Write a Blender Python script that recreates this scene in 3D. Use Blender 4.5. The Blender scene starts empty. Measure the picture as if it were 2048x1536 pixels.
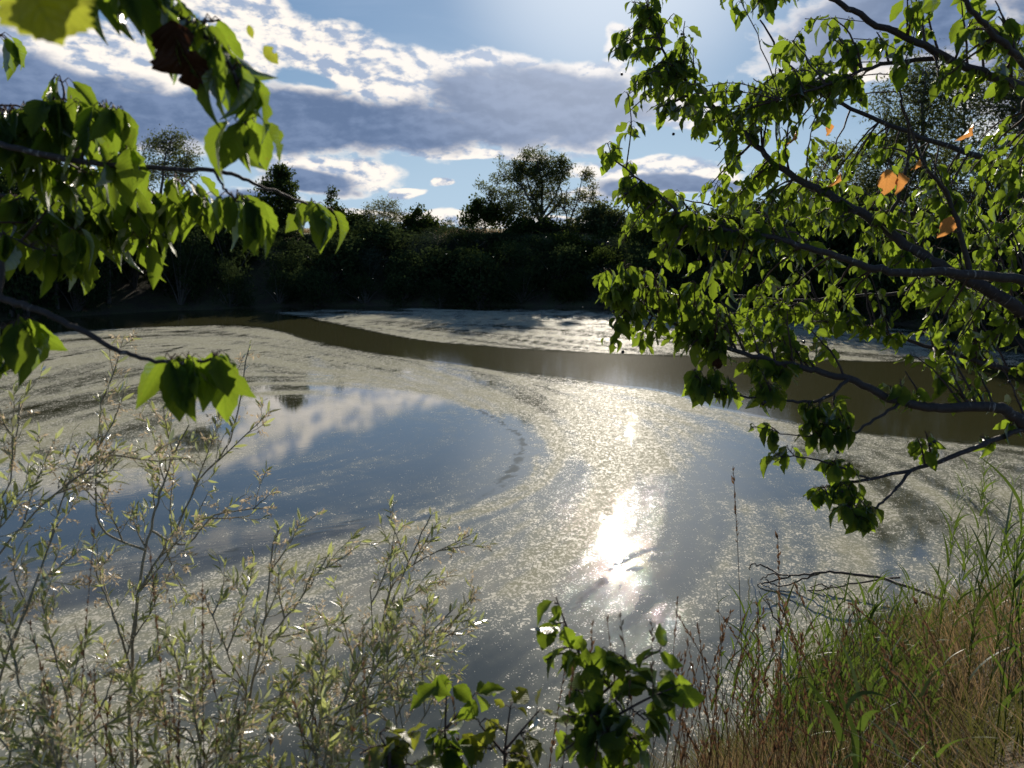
import bpy, math, numpy as np
from mathutils import Vector
sc = bpy.context.scene
R = math.radians

# ---------------------------------------------------------------- camera
F = 1540.0; W, H = 2048.0, 1536.0
PITCH = R(10.95); CZ = 4.2
FWD = np.array([0, math.cos(PITCH), -math.sin(PITCH)])
UP = np.array([0, math.sin(PITCH), math.cos(PITCH)])
RT = np.array([1.0, 0, 0]); CAM = np.array([0, 0, CZ])
cd = bpy.data.cameras.new('camera'); cam = bpy.data.objects.new('camera', cd)
sc.collection.objects.link(cam); sc.camera = cam
cam.location = CAM; cam.rotation_euler = (R(90) - PITCH, 0, 0)
cd.sensor_width = 36; cd.lens = 36 * F / W; cd.clip_start = 0.05; cd.clip_end = 6000
cd.dof.use_dof = True; cd.dof.focus_distance = 4.0; cd.dof.aperture_fstop = 5.5

def P(px, py, d):
    return CAM + d * (FWD + RT * ((px - W/2) / F) + UP * ((H/2 - py) / F))
def ray(px, py):
    v = FWD + RT * ((px - W/2) / F) + UP * ((H/2 - py) / F)
    return v / np.linalg.norm(v)
def G(px, py, z=0.0):
    v = ray(px, py); return CAM + v * ((z - CZ) / v[2])
def PY(px, py, Y):                      # point on the pixel's ray at world distance y = Y
    v = ray(px, py); return CAM + v * (Y / v[1])

# ---------------------------------------------------------------- sun and sky
g = ray(1212, 1048); SUN = np.array([g[0], g[1], -g[2]])
SUN_EL = math.asin(SUN[2]); SUN_AZ = math.atan2(SUN[0], SUN[1])
ld = bpy.data.lights.new('sun', 'SUN'); sun = bpy.data.objects.new('sun', ld)
sc.collection.objects.link(sun)
ld.energy = 5.0; ld.angle = R(0.5); ld.color = (1.0, 0.90, 0.76)
sun.rotation_euler = Vector(SUN).to_track_quat('Z', 'Y').to_euler()
sun.location = (0, 0, 30)
sc.view_settings.view_transform = 'Standard'; sc.view_settings.look = 'None'
sc.view_settings.exposure = 0.32; sc.view_settings.gamma = 1
sc.cycles.use_denoising = True
sc.cycles.max_bounces = 8; sc.cycles.diffuse_bounces = 3; sc.cycles.glossy_bounces = 3
sc.cycles.transmission_bounces = 4; sc.cycles.sample_clamp_indirect = 6

class NT:
    def __init__(s, tree): s.t = tree; s.n = tree.nodes; s.l = tree.links
    def set(s, inp, v):
        if v is None: return
        if isinstance(v, bpy.types.NodeSocket): s.l.new(v, inp)
        else: inp.default_value = v
    def node(s, typ, ins=None, **kw):
        n = s.n.new(typ)
        for k, v in kw.items(): setattr(n, k, v)
        for k, v in (ins or {}).items(): s.set(n.inputs[k], v)
        return n
    def m(s, op, a, b=None, c=None, clamp=False):
        n = s.n.new('ShaderNodeMath'); n.operation = op; n.use_clamp = clamp
        s.set(n.inputs[0], a); s.set(n.inputs[1], b); s.set(n.inputs[2], c); return n.outputs[0]
    def vm(s, op, a, b=None):
        n = s.n.new('ShaderNodeVectorMath'); n.operation = op
        s.set(n.inputs[0], a)
        if b is not None: s.set(n.inputs[3 if op == 'SCALE' else 1], b)
        return n.outputs['Value'] if op in ('LENGTH', 'DOT_PRODUCT', 'DISTANCE') else n.outputs[0]
    def sm(s, v, a, b, lo=0.0, hi=1.0):
        n = s.n.new('ShaderNodeMapRange'); n.interpolation_type = 'SMOOTHSTEP'
        for i, x in enumerate((v, a, b, lo, hi)): s.set(n.inputs[i], x)
        return n.outputs[0]
    def mix(s, f, a, b, mode='MIX'):
        n = s.n.new('ShaderNodeMix'); n.data_type = 'RGBA'; n.blend_type = mode
        s.set(n.inputs[0], f); s.set(n.inputs[6], a); s.set(n.inputs[7], b); return n.outputs[2]
    def noise(s, vec, scale, detail=4, rough=0.5, dist=0.0, out=0):
        n = s.n.new('ShaderNodeTexNoise'); s.set(n.inputs['Vector'], vec)
        s.set(n.inputs['Scale'], scale); n.inputs['Detail'].default_value = detail
        n.inputs['Roughness'].default_value = rough; n.inputs['Distortion'].default_value = dist
        return n.outputs[out]

world = bpy.data.worlds.new('World'); sc.world = world; world.use_nodes = True
w = NT(world.node_tree); w.n.clear()
SKY = 0.09
sky = w.node('ShaderNodeTexSky', sky_type='NISHITA')
sky.sun_disc = False; sky.sun_elevation = SUN_EL; sky.sun_rotation = SUN_AZ
sky.altitude = 300; sky.air_density = 1.0; sky.dust_density = 0.3; sky.ozone_density = 1.6
geo = w.node('ShaderNodeNewGeometry')
dirv = w.vm('SCALE', geo.outputs['Incoming'], -1.0)
dirv = w.node('ShaderNodeTexCoord').outputs['Generated']
sp = w.node('ShaderNodeSeparateXYZ', {0: dirv})
az = w.m('ARCTAN2', sp.outputs[0], sp.outputs[1]); el = w.m('ARCSINE', sp.outputs[2])
cb = w.node('ShaderNodeCombineXYZ', {0: az, 1: el, 2: 0.0}); ae = cb.outputs[0]
stretch = w.node('ShaderNodeCombineXYZ', {0: az, 1: w.m('MULTIPLY', el, 1.9), 2: 0.0}).outputs[0]
# warp the cloud map with billowing noise
wn = w.node('ShaderNodeTexNoise', {'Vector': stretch, 'Scale': 7.0, 'Detail': 4.0, 'Roughness': 0.5})
wv = w.vm('SUBTRACT', wn.outputs['Color'], (0.5, 0.5, 0.5))
wv = w.vm('MULTIPLY', wv, (0.13, 0.045, 0.0))
aew = w.vm('ADD', ae, wv)
def AE(px, py):
    d = ray(px, py); return math.atan2(d[0], d[1]), math.asin(d[2])
def blob(cx, cy, rx, ry, rot=0.0):
    a, e = AE(cx, cy)
    n = w.node('ShaderNodeMapping', vector_type='TEXTURE')
    w.set(n.inputs['Vector'], aew); n.inputs['Location'].default_value = (a, e, 0)
    n.inputs['Rotation'].default_value = (0, 0, R(-rot)); n.inputs['Scale'].default_value = (rx / F, ry / F, 1)
    return w.m('SUBTRACT', 1.0, w.vm('LENGTH', n.outputs[0]))
def blobs(lst):
    acc = None
    for b in lst:
        v = blob(*b); acc = v if acc is None else w.m('MAXIMUM', acc, v)
    return acc
DARK = blobs([(560, 245, 620, 75, 0), (1060, 215, 290, 95, 0), (60, 190, 330, 75, 0), (-420, 200, 420, 110, 0),
              (620, 362, 130, 30, 4), (1780, 40, 260, 105, -6), (2300, 60, 330, 160, 0), (1340, 372, 170, 22, 0),
              (420, 400, 240, 26, 0), (300, -330, 620, 70, 0), (-900, -100, 500, 160, 0), (2900, 300, 380, 90, 0)])
WHITE = blobs([(650, 95, 330, 62, 19), (980, 150, 240, 55, 6), (240, 120, 330, 62, -5), (60, 100, 250, 60, 0), (1150, 165, 130, 50, -10),
               (480, 20, 120, 55, 15), (640, 205, 130, 34, 5), (660, 345, 165, 30, 5), (850, 303, 330, 17, 2), (1330, 345, 190, 30, 0),
               (835, 388, 40, 8, 0), (888, 372, 22, 10, 0), (1230, 75, 46, 30, 0), (1330, 215, 130, 40, 0), (1640, 105, 75, 60, 0),
               (1690, 150, 120, 36, 0), (620, 425, 380, 12, 0), (1000, 440, 260, 8, 0), (1240, 385, 170, 12, 0),
               (120, -60, 160, 60, 0), (800, -420, 520, 60, 8), (-500, 40, 300, 70, 0)])
nz = w.noise(stretch, 16.0, 9, 0.55, 0.1)
nzc = w.m('SUBTRACT', nz, 0.5)
# the same noise a little towards the sun: lit side of each billow
sa, se = SUN_AZ, SUN_EL
off = w.vm('SUBTRACT', (sa, se * 1.9, 0.0), stretch); off = w.vm('NORMALIZE', off); off = w.vm('SCALE', off, 0.012)
nz2 = w.noise(w.vm('ADD', stretch, off), 16.0, 9, 0.55, 0.1)
lit = w.m('SUBTRACT', nz, nz2)
allm = w.m('MAXIMUM', DARK, WHITE)
dens = w.m('ADD', allm, w.m('MULTIPLY', nzc, 1.15))
alpha = w.sm(dens, 0.02, 0.30)
densD = w.m('ADD', DARK, w.m('MULTIPLY', nzc, .95))
core = w.sm(densD, 0.08, 0.42)
bright = w.sm(w.m('ADD', w.m('MULTIPLY', lit, 7.5), w.m('MULTIPLY', dens, -0.28)), -0.72, 0.12)
gl = w.vm('DOT_PRODUCT', dirv, tuple(SUN)); gl = w.sm(gl, 0.93, 1.0)
k = 0.88 / SKY
def c3(r, g_, b, s=1.0): return (r * s * k, g_ * s * k, b * s * k, 1)
ccol = w.mix(bright, c3(.34, .42, .57), c3(.97, .90, .82))
greyc = w.mix(w.sm(w.m('ADD', w.m('MULTIPLY', lit, 2.2), w.noise(stretch, 5.0, 4)), 0.25, 0.8), c3(.125, .185, .315), c3(.19, .26, .41))
ccol = w.mix(core, ccol, greyc)
ccol = w.mix(w.m('MULTIPLY', gl, 0.4), ccol, c3(.75, .8, .9))
sc_ = w.node('ShaderNodeSeparateXYZ', {0: sky.outputs[0]})
soft = [w.m('DIVIDE', w.m('MULTIPLY', sc_.outputs[i], (.57, .75, .98)[i]), w.m('ADD', 1.0, w.m('MULTIPLY', sc_.outputs[i], SKY * (.85, .85, .85)[i]))) for i in range(3)]
skyc = w.node('ShaderNodeCombineXYZ', {0: soft[0], 1: soft[1], 2: soft[2]}).outputs[0]
skyc = w.mix(w.sm(sp.outputs[2], 0.0, 0.19, 0.8, 0.0), skyc, c3(.42, .58, .76))
skyc = w.mix(w.sm(w.vm('DOT_PRODUCT', dirv, tuple(SUN)), .972, 1.0, 0.0, .5), skyc, c3(.95, 1.0, 1.05))
# cirrus veil
veil = w.sm(w.noise(w.vm('MULTIPLY', stretch, (1, 2.5, 1)), 4.0, 6, 0.6, 0.6), 0.45, 0.85, 0.0, 0.25)
skyc = w.mix(veil, skyc, c3(.50, .60, .76))
skyc = w.mix(w.m('MULTIPLY', alpha, w.sm(sp.outputs[2], -0.02, 0.01)), skyc, ccol)
bg = w.node('ShaderNodeBackground', {'Color': skyc, 'Strength': SKY})
wo = w.node('ShaderNodeOutputWorld'); w.l.new(bg.outputs[0], wo.inputs[0])
world.cycles.sampling_method = 'MANUAL'; world.cycles.sample_map_resolution = 512

# ---------------------------------------------------------------- helpers
def sstep(a, b, x):
    t = np.clip((x - a) / (b - a), 0, 1); return t * t * (3 - 2 * t)

def mesh_obj(name, verts, faces_list, mats, parent=None, uv=None, tint=None, attrs=None, smooth=False, loc=None):
    """faces_list: list of (int array (n,k), material index)."""
    me = bpy.data.meshes.new(name)
    verts = np.asarray(verts, dtype=np.float32)
    if loc is not None: verts = verts - np.asarray(loc, dtype=np.float32)
    loops = []; starts = []; tot = []; mi = []; pos = 0
    for f, m_i in faces_list:
        f = np.asarray(f)
        if len(f) == 0: continue
        n, kk = f.shape
        loops.append(f.ravel()); starts.append(pos + np.arange(n) * kk); mi.append(np.full(n, m_i)); pos += n * kk
    loops = np.concatenate(loops).astype(np.int32); starts = np.concatenate(starts).astype(np.int32)
    mi = np.concatenate(mi).astype(np.int32)
    me.vertices.add(len(verts)); me.vertices.foreach_set('co', verts.ravel())
    me.loops.add(len(loops)); me.loops.foreach_set('vertex_index', loops)
    me.polygons.add(len(starts)); me.polygons.foreach_set('loop_start', starts)
    me.polygons.foreach_set('material_index', mi)
    if smooth: me.polygons.foreach_set('use_smooth', np.ones(len(starts), dtype=bool))
    if uv is not None:
        l = me.uv_layers.new(name='UVMap'); l.data.foreach_set('uv', np.asarray(uv, dtype=np.float32)[loops].ravel())
    at = dict(attrs or {})
    if tint is not None: at['tint'] = tint
    for kx, v in at.items():
        a = me.attributes.new(kx, 'FLOAT', 'POINT'); a.data.foreach_set('value', np.asarray(v, dtype=np.float32))
    me.update(calc_edges=True)
    for m_ in (mats if isinstance(mats, (list, tuple)) else [mats]): me.materials.append(m_)
    o = bpy.data.objects.new(name, me); sc.collection.objects.link(o)
    if parent is not None: o.parent = parent
    elif loc is not None: o.location = loc
    return o

def tag(o, label=None, cat=None, group=None, kind=None):
    if label: o['label'] = label
    if cat: o['category'] = cat
    if group: o['group'] = group
    if kind: o['kind'] = kind
    return o
def thing(name, loc, label, cat, group=None):
    o = bpy.data.objects.new(name, None); sc.collection.objects.link(o)
    o.location = loc; o.empty_display_size = 0.2
    return tag(o, label, cat, group)

class Geo:
    """collects tubes and instanced leaves"""
    def __init__(s): s.v = []; s.f = {}; s.uv = []; s.t = []; s.n = 0
    def add(s, v, f, mi=0, uv=None, t=None):
        v = np.asarray(v, float).reshape(-1, 3)
        f = np.asarray(f)
        s.v.append(v); s.f.setdefault((f.shape[1], mi), []).append(f + s.n)
        s.uv.append(np.zeros((len(v), 2)) if uv is None else uv)
        s.t.append(np.zeros(len(v)) if t is None else np.broadcast_to(t, (len(v),)))
        s.n += len(v)
    def tube(s, pts, rad, sides=6, mi=0, t=0.5):
        pts = np.asarray(pts, float); n = len(pts)
        rad = np.broadcast_to(np.asarray(rad, float), (n,))
        tan = np.gradient(pts, axis=0); tan /= (np.linalg.norm(tan, axis=1, keepdims=True) + 1e-9)
        a = np.array([0.3, 0.2, 1.0]) if abs(tan[0][2]) < 0.8 else np.array([1.0, 0.3, 0.1])
        nrm = np.zeros((n, 3)); cur = a
        for i in range(n):
            cur = cur - tan[i] * cur.dot(tan[i]); cur = cur / (np.linalg.norm(cur) + 1e-9); nrm[i] = cur
        bn = np.cross(tan, nrm)
        an = np.arange(sides) * 2 * math.pi / sides
        v = pts[:, None] + rad[:, None, None] * (np.cos(an)[None, :, None] * nrm[:, None] + np.sin(an)[None, :, None] * bn[:, None])
        L = np.concatenate([[0], np.cumsum(np.linalg.norm(np.diff(pts, axis=0), axis=1))])
        uv = np.stack([np.broadcast_to(an / 6.283, (n, sides)), np.broadcast_to(L[:, None], (n, sides))], -1).reshape(-1, 2)
        i = np.arange(n - 1)[:, None] * sides; j = np.arange(sides)[None]; j2 = (j + 1) % sides
        f = np.stack([i + j, i + j2, i + sides + j2, i + sides + j], -1).reshape(-1, 4)
        s.add(v, f, mi, uv, t)
    def inst(s, tmpl, pos, Y, Z, size, tint, mi=0, width=1.0):
        """tmpl (verts, faces, uv); Y leaf axis, Z leaf normal (N,3)"""
        tv, tf, tuv = tmpl
        pos = np.asarray(pos, float); N = len(pos)
        if N == 0: return
        Y = Y / (np.linalg.norm(Y, axis=1, keepdims=True) + 1e-9)
        X = np.cross(Y, Z); X /= (np.linalg.norm(X, axis=1, keepdims=True) + 1e-9)
        Z = np.cross(X, Y)
        sz = np.broadcast_to(np.asarray(size, float), (N,))[:, None, None]
        wd = np.broadcast_to(np.asarray(width, float), (N,))[:, None, None]
        v = pos[:, None] + sz * (tv[None, :, 0:1] * wd * X[:, None] + tv[None, :, 1:2] * Y[:, None] + tv[None, :, 2:3] * Z[:, None])
        K = len(tv)
        f = (tf[None] + (np.arange(N) * K)[:, None, None]).reshape(-1, tf.shape[1])
        s.add(v.reshape(-1, 3), f, mi, np.tile(tuv, (N, 1)), np.repeat(np.broadcast_to(tint, (N,)), K))
    def build(s, name, mats, parent=None, smooth=False, loc=None, shift=None):
        fl = [(np.concatenate(x), mi) for (kk, mi), x in s.f.items()]
        v = np.concatenate(s.v)
        if parent is not None: loc = np.array(parent.matrix_basis.translation)
        return mesh_obj(name, v, fl, mats, parent, np.concatenate(s.uv), np.concatenate(s.t), smooth=smooth, loc=loc)

def grid_faces(nr, nc):
    i = np.arange(nr - 1)[:, None] * nc; j = np.arange(nc - 1)[None]
    return np.stack([i + j, i + j + 1, i + nc + j + 1, i + nc + j], -1).reshape(-1, 4)

def leaf_tmpl(rows=10, w0=0.34, fold=0.18, bend=0.25, wave=0.0, tip=1.0, serr=0.0, cols=5, peak=0.42, seed=0, bites=0):
    rg = np.random.default_rng(seed)
    t = np.linspace(0, 1, rows)
    wd = w0 * np.where(t < peak, np.sin(t / peak * math.pi / 2) ** 0.75, np.cos((t - peak) / (1 - peak) * math.pi / 2) ** 0.85 * (1 - 0.0 * t))
    wd = wd * (1 - 0.25 * sstep(0.75, 1, t)); wd[0] = 0.015; wd[-1] = 0.004
    c = np.linspace(-1, 1, cols)
    V = []; U = []
    asym = [1 + rg.uniform(-.12, .12), 1 + rg.uniform(-.12, .12)]
    for i, tt in enumerate(t):
        for cc in c:
            ww = wd[i] * (asym[0] if cc < 0 else asym[1])
            if abs(cc) > .99 and 0 < i < rows - 1: ww *= 1 + serr * (1 if i % 2 else -1)
            if bites and abs(cc) > .9 and (i in bites[0 if cc < 0 else 1]): ww *= 0.45
            x = cc * ww; z = abs(cc) * ww * fold * 2 + wave * math.sin(tt * 14 + (2 if cc < 0 else 0)) * abs(cc) ** 2 * ww
            y = tt
            z2 = z - bend * tt * tt; y2 = y * (1 - 0.25 * abs(bend) * tt)
            V.append((x, y2, z2)); U.append((cc * 0.5 + 0.5, tt))
    return np.array(V), grid_faces(rows, cols), np.array(U)

CH = [leaf_tmpl(13, .26, .22, .30, .10, serr=.05, seed=1), leaf_tmpl(13, .28, .10, .12, .16, serr=.05, seed=2), leaf_tmpl(13, .25, .45, .40, .05, serr=.05, seed=3),
      leaf_tmpl(13, .27, .16, -.12, .14, serr=.05, seed=4, bites=((5, 6), ())), leaf_tmpl(13, .26, .20, .22, .12, serr=.06, seed=5, bites=((), (7,))),
      leaf_tmpl(13, .27, .30, .55, .12, serr=.05, seed=6)]
CHS = [leaf_tmpl(8, .28, .22, .30, .10, cols=3, seed=1), leaf_tmpl(8, .30, .08, .12, .12, cols=3, seed=2), leaf_tmpl(8, .25, .45, .42, 0, cols=3, seed=3)]
WL = [leaf_tmpl(6, .09, .25, .18, cols=3, peak=.45, seed=1), leaf_tmpl(6, .12, .1, -.1, cols=3, peak=.5, seed=2)]
QL = (np.array([(0, 0, 0), (.3, .45, .05), (0, 1, 0), (-.3, .45, .05)]), np.array([[0, 1, 2, 3]]), np.array([(.5, 0), (1, .5), (.5, 1), (0, .5)]))
QN = (np.array([(0, 0, 0), (.14, .45, .03), (0, 1, 0), (-.14, .45, .03)]), QL[1], QL[2])

def unit(v): return v / (np.linalg.norm(v, axis=-1, keepdims=True) + 1e-9)
def bez(p0, p1, p2, n):
    t = np.linspace(0, 1, n)[:, None]; return (1 - t) ** 2 * p0 + 2 * t * (1 - t) * p1 + t * t * p2
def cr(pts, n=6):
    """Catmull-Rom through points (columns may include radius)"""
    p = np.asarray(pts, float)
    if len(p) == 2: return p[0] + (p[1] - p[0]) * np.linspace(0, 1, n + 1)[:, None]
    q = np.vstack([2 * p[0] - p[1], p, 2 * p[-1] - p[-2]]); out = []
    t = np.linspace(0, 1, n, endpoint=False)[:, None]
    for i in range(1, len(q) - 2):
        a, b, c, d = q[i-1], q[i], q[i+1], q[i+2]
        out.append(0.5 * ((2*b) + (-a + c) * t + (2*a - 5*b + 4*c - d) * t**2 + (-a + 3*b - 3*c + d) * t**3))
    out.append(p[-1:]); return np.vstack(out)

# ---------------------------------------------------------------- materials
def mat(name):
    m = bpy.data.materials.new(name); m.use_nodes = True; m.node_tree.nodes.clear(); return m, NT(m.node_tree)
def out(n, sh): o = n.node('ShaderNodeOutputMaterial'); n.l.new(sh, o.inputs[0])

def leaf_mat(name, ca, cb_, tr, under=None, trans=0.5, gloss=0.35, rough=0.38, veins=True, vscale=9.0):
    m, n = mat(name)
    t = n.node('ShaderNodeAttribute', attribute_name='tint').outputs['Fac']
    col = n.mix(t, (*ca, 1), (*cb_, 1)); tcol = n.mix(t, (*[x * .5 for x in tr], 1), (*tr, 1))
    pos = n.node('ShaderNodeNewGeometry')
    if veins:
        uv = n.node('ShaderNodeUVMap').outputs[0]; s_ = n.node('ShaderNodeSeparateXYZ', {0: uv})
        au = n.m('ABSOLUTE', n.m('SUBTRACT', s_.outputs[0], 0.5))
        ph = n.m('SUBTRACT', n.m('MULTIPLY', s_.outputs[1], vscale), n.m('MULTIPLY', au, 5.0))
        fr = n.m('ABSOLUTE', n.m('SUBTRACT', n.m('FRACT', ph), 0.5))
        vein = n.m('MAXIMUM', n.sm(fr, 0.40, 0.5), n.sm(au, 0.045, 0.0))
        spots = n.sm(n.noise(pos.outputs['Position'], 160, 3), .62, .74)
        col = n.mix(n.m('MULTIPLY', vein, .35), col, (ca[0] * 2.4, ca[1] * 1.9, ca[2] * 2, 1))
        tcol = n.mix(n.m('MULTIPLY', vein, .55), tcol, (tr[0] * .45, tr[1] * .5, tr[2] * .5, 1))
        tcol = n.mix(n.m('MULTIPLY', spots, .35), tcol, (.25, .16, .03, 1))
        bump = n.node('ShaderNodeBump', {'Strength': 0.45, 'Distance': 0.004, 'Height': n.m('SUBTRACT', 1.0, n.sm(fr, .2, .5))}).outputs[0]
    else: bump = None
    mott = n.noise(pos.outputs['Position'], 30 if veins else 3.0, 3)
    col = n.mix(n.sm(mott, .35, .7, 0, .45), col, (ca[0] * .7, ca[1] * .75, ca[2] * .7, 1))
    if under: col = n.mix(pos.outputs['Backfacing'], col, (*under, 1))
    d = n.node('ShaderNodeBsdfDiffuse', {'Color': col}); tl = n.node('ShaderNodeBsdfTranslucent', {'Color': tcol})
    gs = n.node('ShaderNodeBsdfGlossy', {'Color': (1, 1, 1, 1), 'Roughness': rough})
    if bump is not None:
        for x in (d, gs): n.l.new(bump, x.inputs['Normal'])
    a = n.node('ShaderNodeMixShader', {0: trans, 1: d.outputs[0], 2: tl.outputs[0]})
    fre = n.node('ShaderNodeFresnel', {'IOR': 1.42}).outputs[0]
    b = n.node('ShaderNodeMixShader', {0: n.m('MULTIPLY', fre, gloss), 1: a.outputs[0], 2: gs.outputs[0]})
    out(n, b.outputs[0]); return m

M_cherry = leaf_mat('cherry_leaf', (.035, .070, .012), (.060, .105, .018), (.27, .39, .028), trans=.58, gloss=.22, rough=.42)
M_young = leaf_mat('young_leaf', (.05, .08, .02), (.09, .12, .025), (.38, .42, .04), trans=.55, gloss=.5)
M_dead = leaf_mat('withered_leaf', (.25, .09, .03), (.34, .16, .05), (.80, .36, .10), trans=.6, gloss=.2)
M_deaddark = leaf_mat('rotten_leaf', (.05, .022, .012), (.07, .03, .015), (.06, .025, .012), trans=.3, gloss=.2)
M_willow = leaf_mat('willow_leaf', (.15, .20, .05), (.27, .30, .12), (.60, .66, .22), under=(.68, .66, .54), trans=.42, gloss=.8, rough=.3, vscale=14)
M_catkin = leaf_mat('catkin_fluff', (.50, .40, .26), (.66, .56, .42), (.65, .52, .34), trans=.5, gloss=.1, veins=False)
M_reed = leaf_mat('reed_leaf', (.035, .07, .02), (.07, .11, .03), (.17, .26, .035), trans=.35, gloss=.08, rough=.5, veins=False)
M_grass = leaf_mat('green_grass', (.03, .045, .012), (.09, .08, .03), (.15, .155, .035), trans=.4, gloss=.2, veins=False)
M_straw = leaf_mat('dry_grass', (.19, .115, .06), (.40, .28, .15), (.44, .30, .155), trans=.4, gloss=.2, veins=False)
M_stalk = leaf_mat('grass_stalk', (.10, .06, .035), (.20, .12, .07), (.25, .14, .07), trans=.25, gloss=.1, veins=False)
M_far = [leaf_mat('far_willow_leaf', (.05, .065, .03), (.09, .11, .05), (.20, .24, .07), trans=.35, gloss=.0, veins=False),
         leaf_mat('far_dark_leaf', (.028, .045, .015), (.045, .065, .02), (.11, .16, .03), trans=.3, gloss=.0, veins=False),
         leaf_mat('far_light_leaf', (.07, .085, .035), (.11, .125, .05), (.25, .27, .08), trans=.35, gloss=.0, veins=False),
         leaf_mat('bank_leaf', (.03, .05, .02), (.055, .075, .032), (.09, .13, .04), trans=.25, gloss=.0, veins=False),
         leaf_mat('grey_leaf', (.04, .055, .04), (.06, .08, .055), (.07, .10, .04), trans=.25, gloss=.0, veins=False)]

def bark_mat(name, c1, c2, rings=True):
    m, n = mat(name)
    uv = n.node('ShaderNodeUVMap').outputs[0]; pos = n.node('ShaderNodeNewGeometry').outputs['Position']
    nn = n.noise(pos, 60, 6, .65)
    rn = n.noise(n.vm('MULTIPLY', uv, (1.5, 90, 1)), 1.0, 3, .6)
    lich = n.sm(n.noise(pos, 22, 4, .6), .52, .62)
    f = n.m('MULTIPLY', n.sm(rn, .52, .66) if rings else nn, lich if rings else 1.0)
    col = n.mix(n.sm(nn, .3, .7), (*[x * .55 for x in c1], 1), (*c1, 1)); col = n.mix(f, col, (*c2, 1))
    b = n.node('ShaderNodeBump', {'Strength': .7, 'Distance': .004, 'Height': n.m('ADD', nn, rn)}).outputs[0]
    p = n.node('ShaderNodeBsdfPrincipled', {'Base Color': col, 'Roughness': .72, 'Normal': b}); out(n, p.outputs[0]); return m
M_bark = bark_mat('cherry_bark', (.055, .04, .034), (.30, .27, .24))
M_twig = bark_mat('twig_bark', (.085, .045, .032), (.12, .09, .07))
M_wbark = bark_mat('willow_bark', (.20, .17, .11), (.34, .30, .20), False)
M_fbark = bark_mat('grey_bark', (.07, .06, .05), (.16, .14, .12), False)
M_wet = bark_mat('wet_wood', (.035, .028, .022), (.10, .09, .08), False)
m_, n_ = mat('berry'); p_ = n_.node('ShaderNodeBsdfPrincipled', {'Base Color': (.012, .008, .012, 1), 'Roughness': .22}); out(n_, p_.outputs[0]); M_berry = m_
m_, n_ = mat('seed_fluff'); p_ = n_.node('ShaderNodeBsdfTranslucent', {'Color': (.9, .9, .9, 1)}); out(n_, p_.outputs[0]); M_fluff = m_

# ---------------------------------------------------------------- terrain
SHORE = np.array([(-15, 5.0), (-6, 4.7), (0, 4.9), (1.6, 5.25), (2.2, 5.7), (3.0, 6.8), (4.1, 7.6), (5.7, 8.3), (7.4, 9.6), (9.2, 12.0), (12.0, 15.4), (15, 19.5), (19.5, 25.0), (20.5, 30), (18.4, 36.5),
                  (10, 43.3), (0, 46.4), (-12.8, 46), (-20, 42.8), (-26, 37.5), (-32, 30), (-36, 18), (-30, 8.5)])
def pdist(x, y, poly, closed=True):
    x = np.asarray(x, float); y = np.asarray(y, float)
    a = poly; b = np.roll(poly, -1, axis=0)
    if not closed: a, b = a[:-1], b[:-1]
    dmin = np.full(x.shape, 1e9); ins = np.zeros(x.shape, bool)
    for (ax, ay), (bx, by) in zip(a, b):
        dx, dy = bx - ax, by - ay
        t = np.clip(((x - ax) * dx + (y - ay) * dy) / (dx * dx + dy * dy + 1e-12), 0, 1)
        dmin = np.minimum(dmin, np.hypot(x - ax - t * dx, y - ay - t * dy))
        if closed:
            c = ((ay > y) != (by > y)) & (x < (bx - ax) * (y - ay) / (by - ay + 1e-12) + ax); ins ^= c
    return np.where(ins, -dmin, dmin) if closed else dmin
def terr(x, y):
    x = np.asarray(x, float); y = np.asarray(y, float)
    s = pdist(x, y, SHORE)
    s = s + 0.25 * np.sin(x * 1.3 + y * .7) * sstep(0, 1.5, np.abs(s)) * .6 + 0.15 * np.sin(x * 3.1 - y * 2.3) * .4
    far = sstep(12, 32, y)
    top = 2.6 + 1.75 * far; wdt = 4.3 + 7.4 * far - 1.1 * sstep(.8, 2.2, x) * (1 - sstep(10, 16, y))
    t = np.clip(s / wdt, -1, 1)
    z = np.where(s > 0, top * (np.clip(t, 0, 1) * .55 + .45 * sstep(0, 1, t)), np.maximum(s * .55, -1.6))
    z = z + np.where(s > 0, .05 * np.sin(x * 2.7 + 1) * np.cos(y * 2.2) + .03 * np.sin(x * 6 + y * 5), 0)
    return z + sstep(60, 260, y) * 1.9 + sstep(50, 300, np.abs(x)) * .8
def root_for(px, py, h, dmin=.8):
    v = ray(px, py); d = np.linspace(dmin, 40, 600)
    p = CAM + d[:, None] * v; z = p[:, 2] - terr(p[:, 0], p[:, 1])
    i = np.argmax(z <= h) if (z <= h).any() else 599
    return p[i], np.array([p[i][0], p[i][1], float(terr(p[i][0], p[i][1]))])

def axis(lo, hi, c, fine, coarse, growth=1.12):
    pts = [c]; st = fine
    while pts[-1] < hi: pts.append(pts[-1] + st); st = min(st * growth, coarse)
    lo_ = [c]; st = fine
    while lo_[-1] > lo: lo_.append(lo_[-1] - st); st = min(st * growth, coarse)
    return np.array(sorted(set(lo_[1:] + pts)))
xs = axis(-1800, 1800, 1.5, .16, 1e9, 1.035); ys = axis(-300, 3500, 3.5, .16, 1e9, 1.03)
X, Y = np.meshgrid(xs, ys)
Z = terr(X, Y)
gm, n = mat('bank_soil')
pos = n.node('ShaderNodeNewGeometry').outputs['Position']; sy = n.node('ShaderNodeSeparateXYZ', {0: pos})
a_ = n.noise(pos, .9, 6, .6); b_ = n.noise(pos, 14, 5, .6)
soil = n.mix(n.sm(a_, .4, .6), (.045, .035, .022, 1), (.055, .065, .022, 1)); soil = n.mix(n.sm(b_, .45, .7), soil, (.13, .09, .05, 1))
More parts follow.
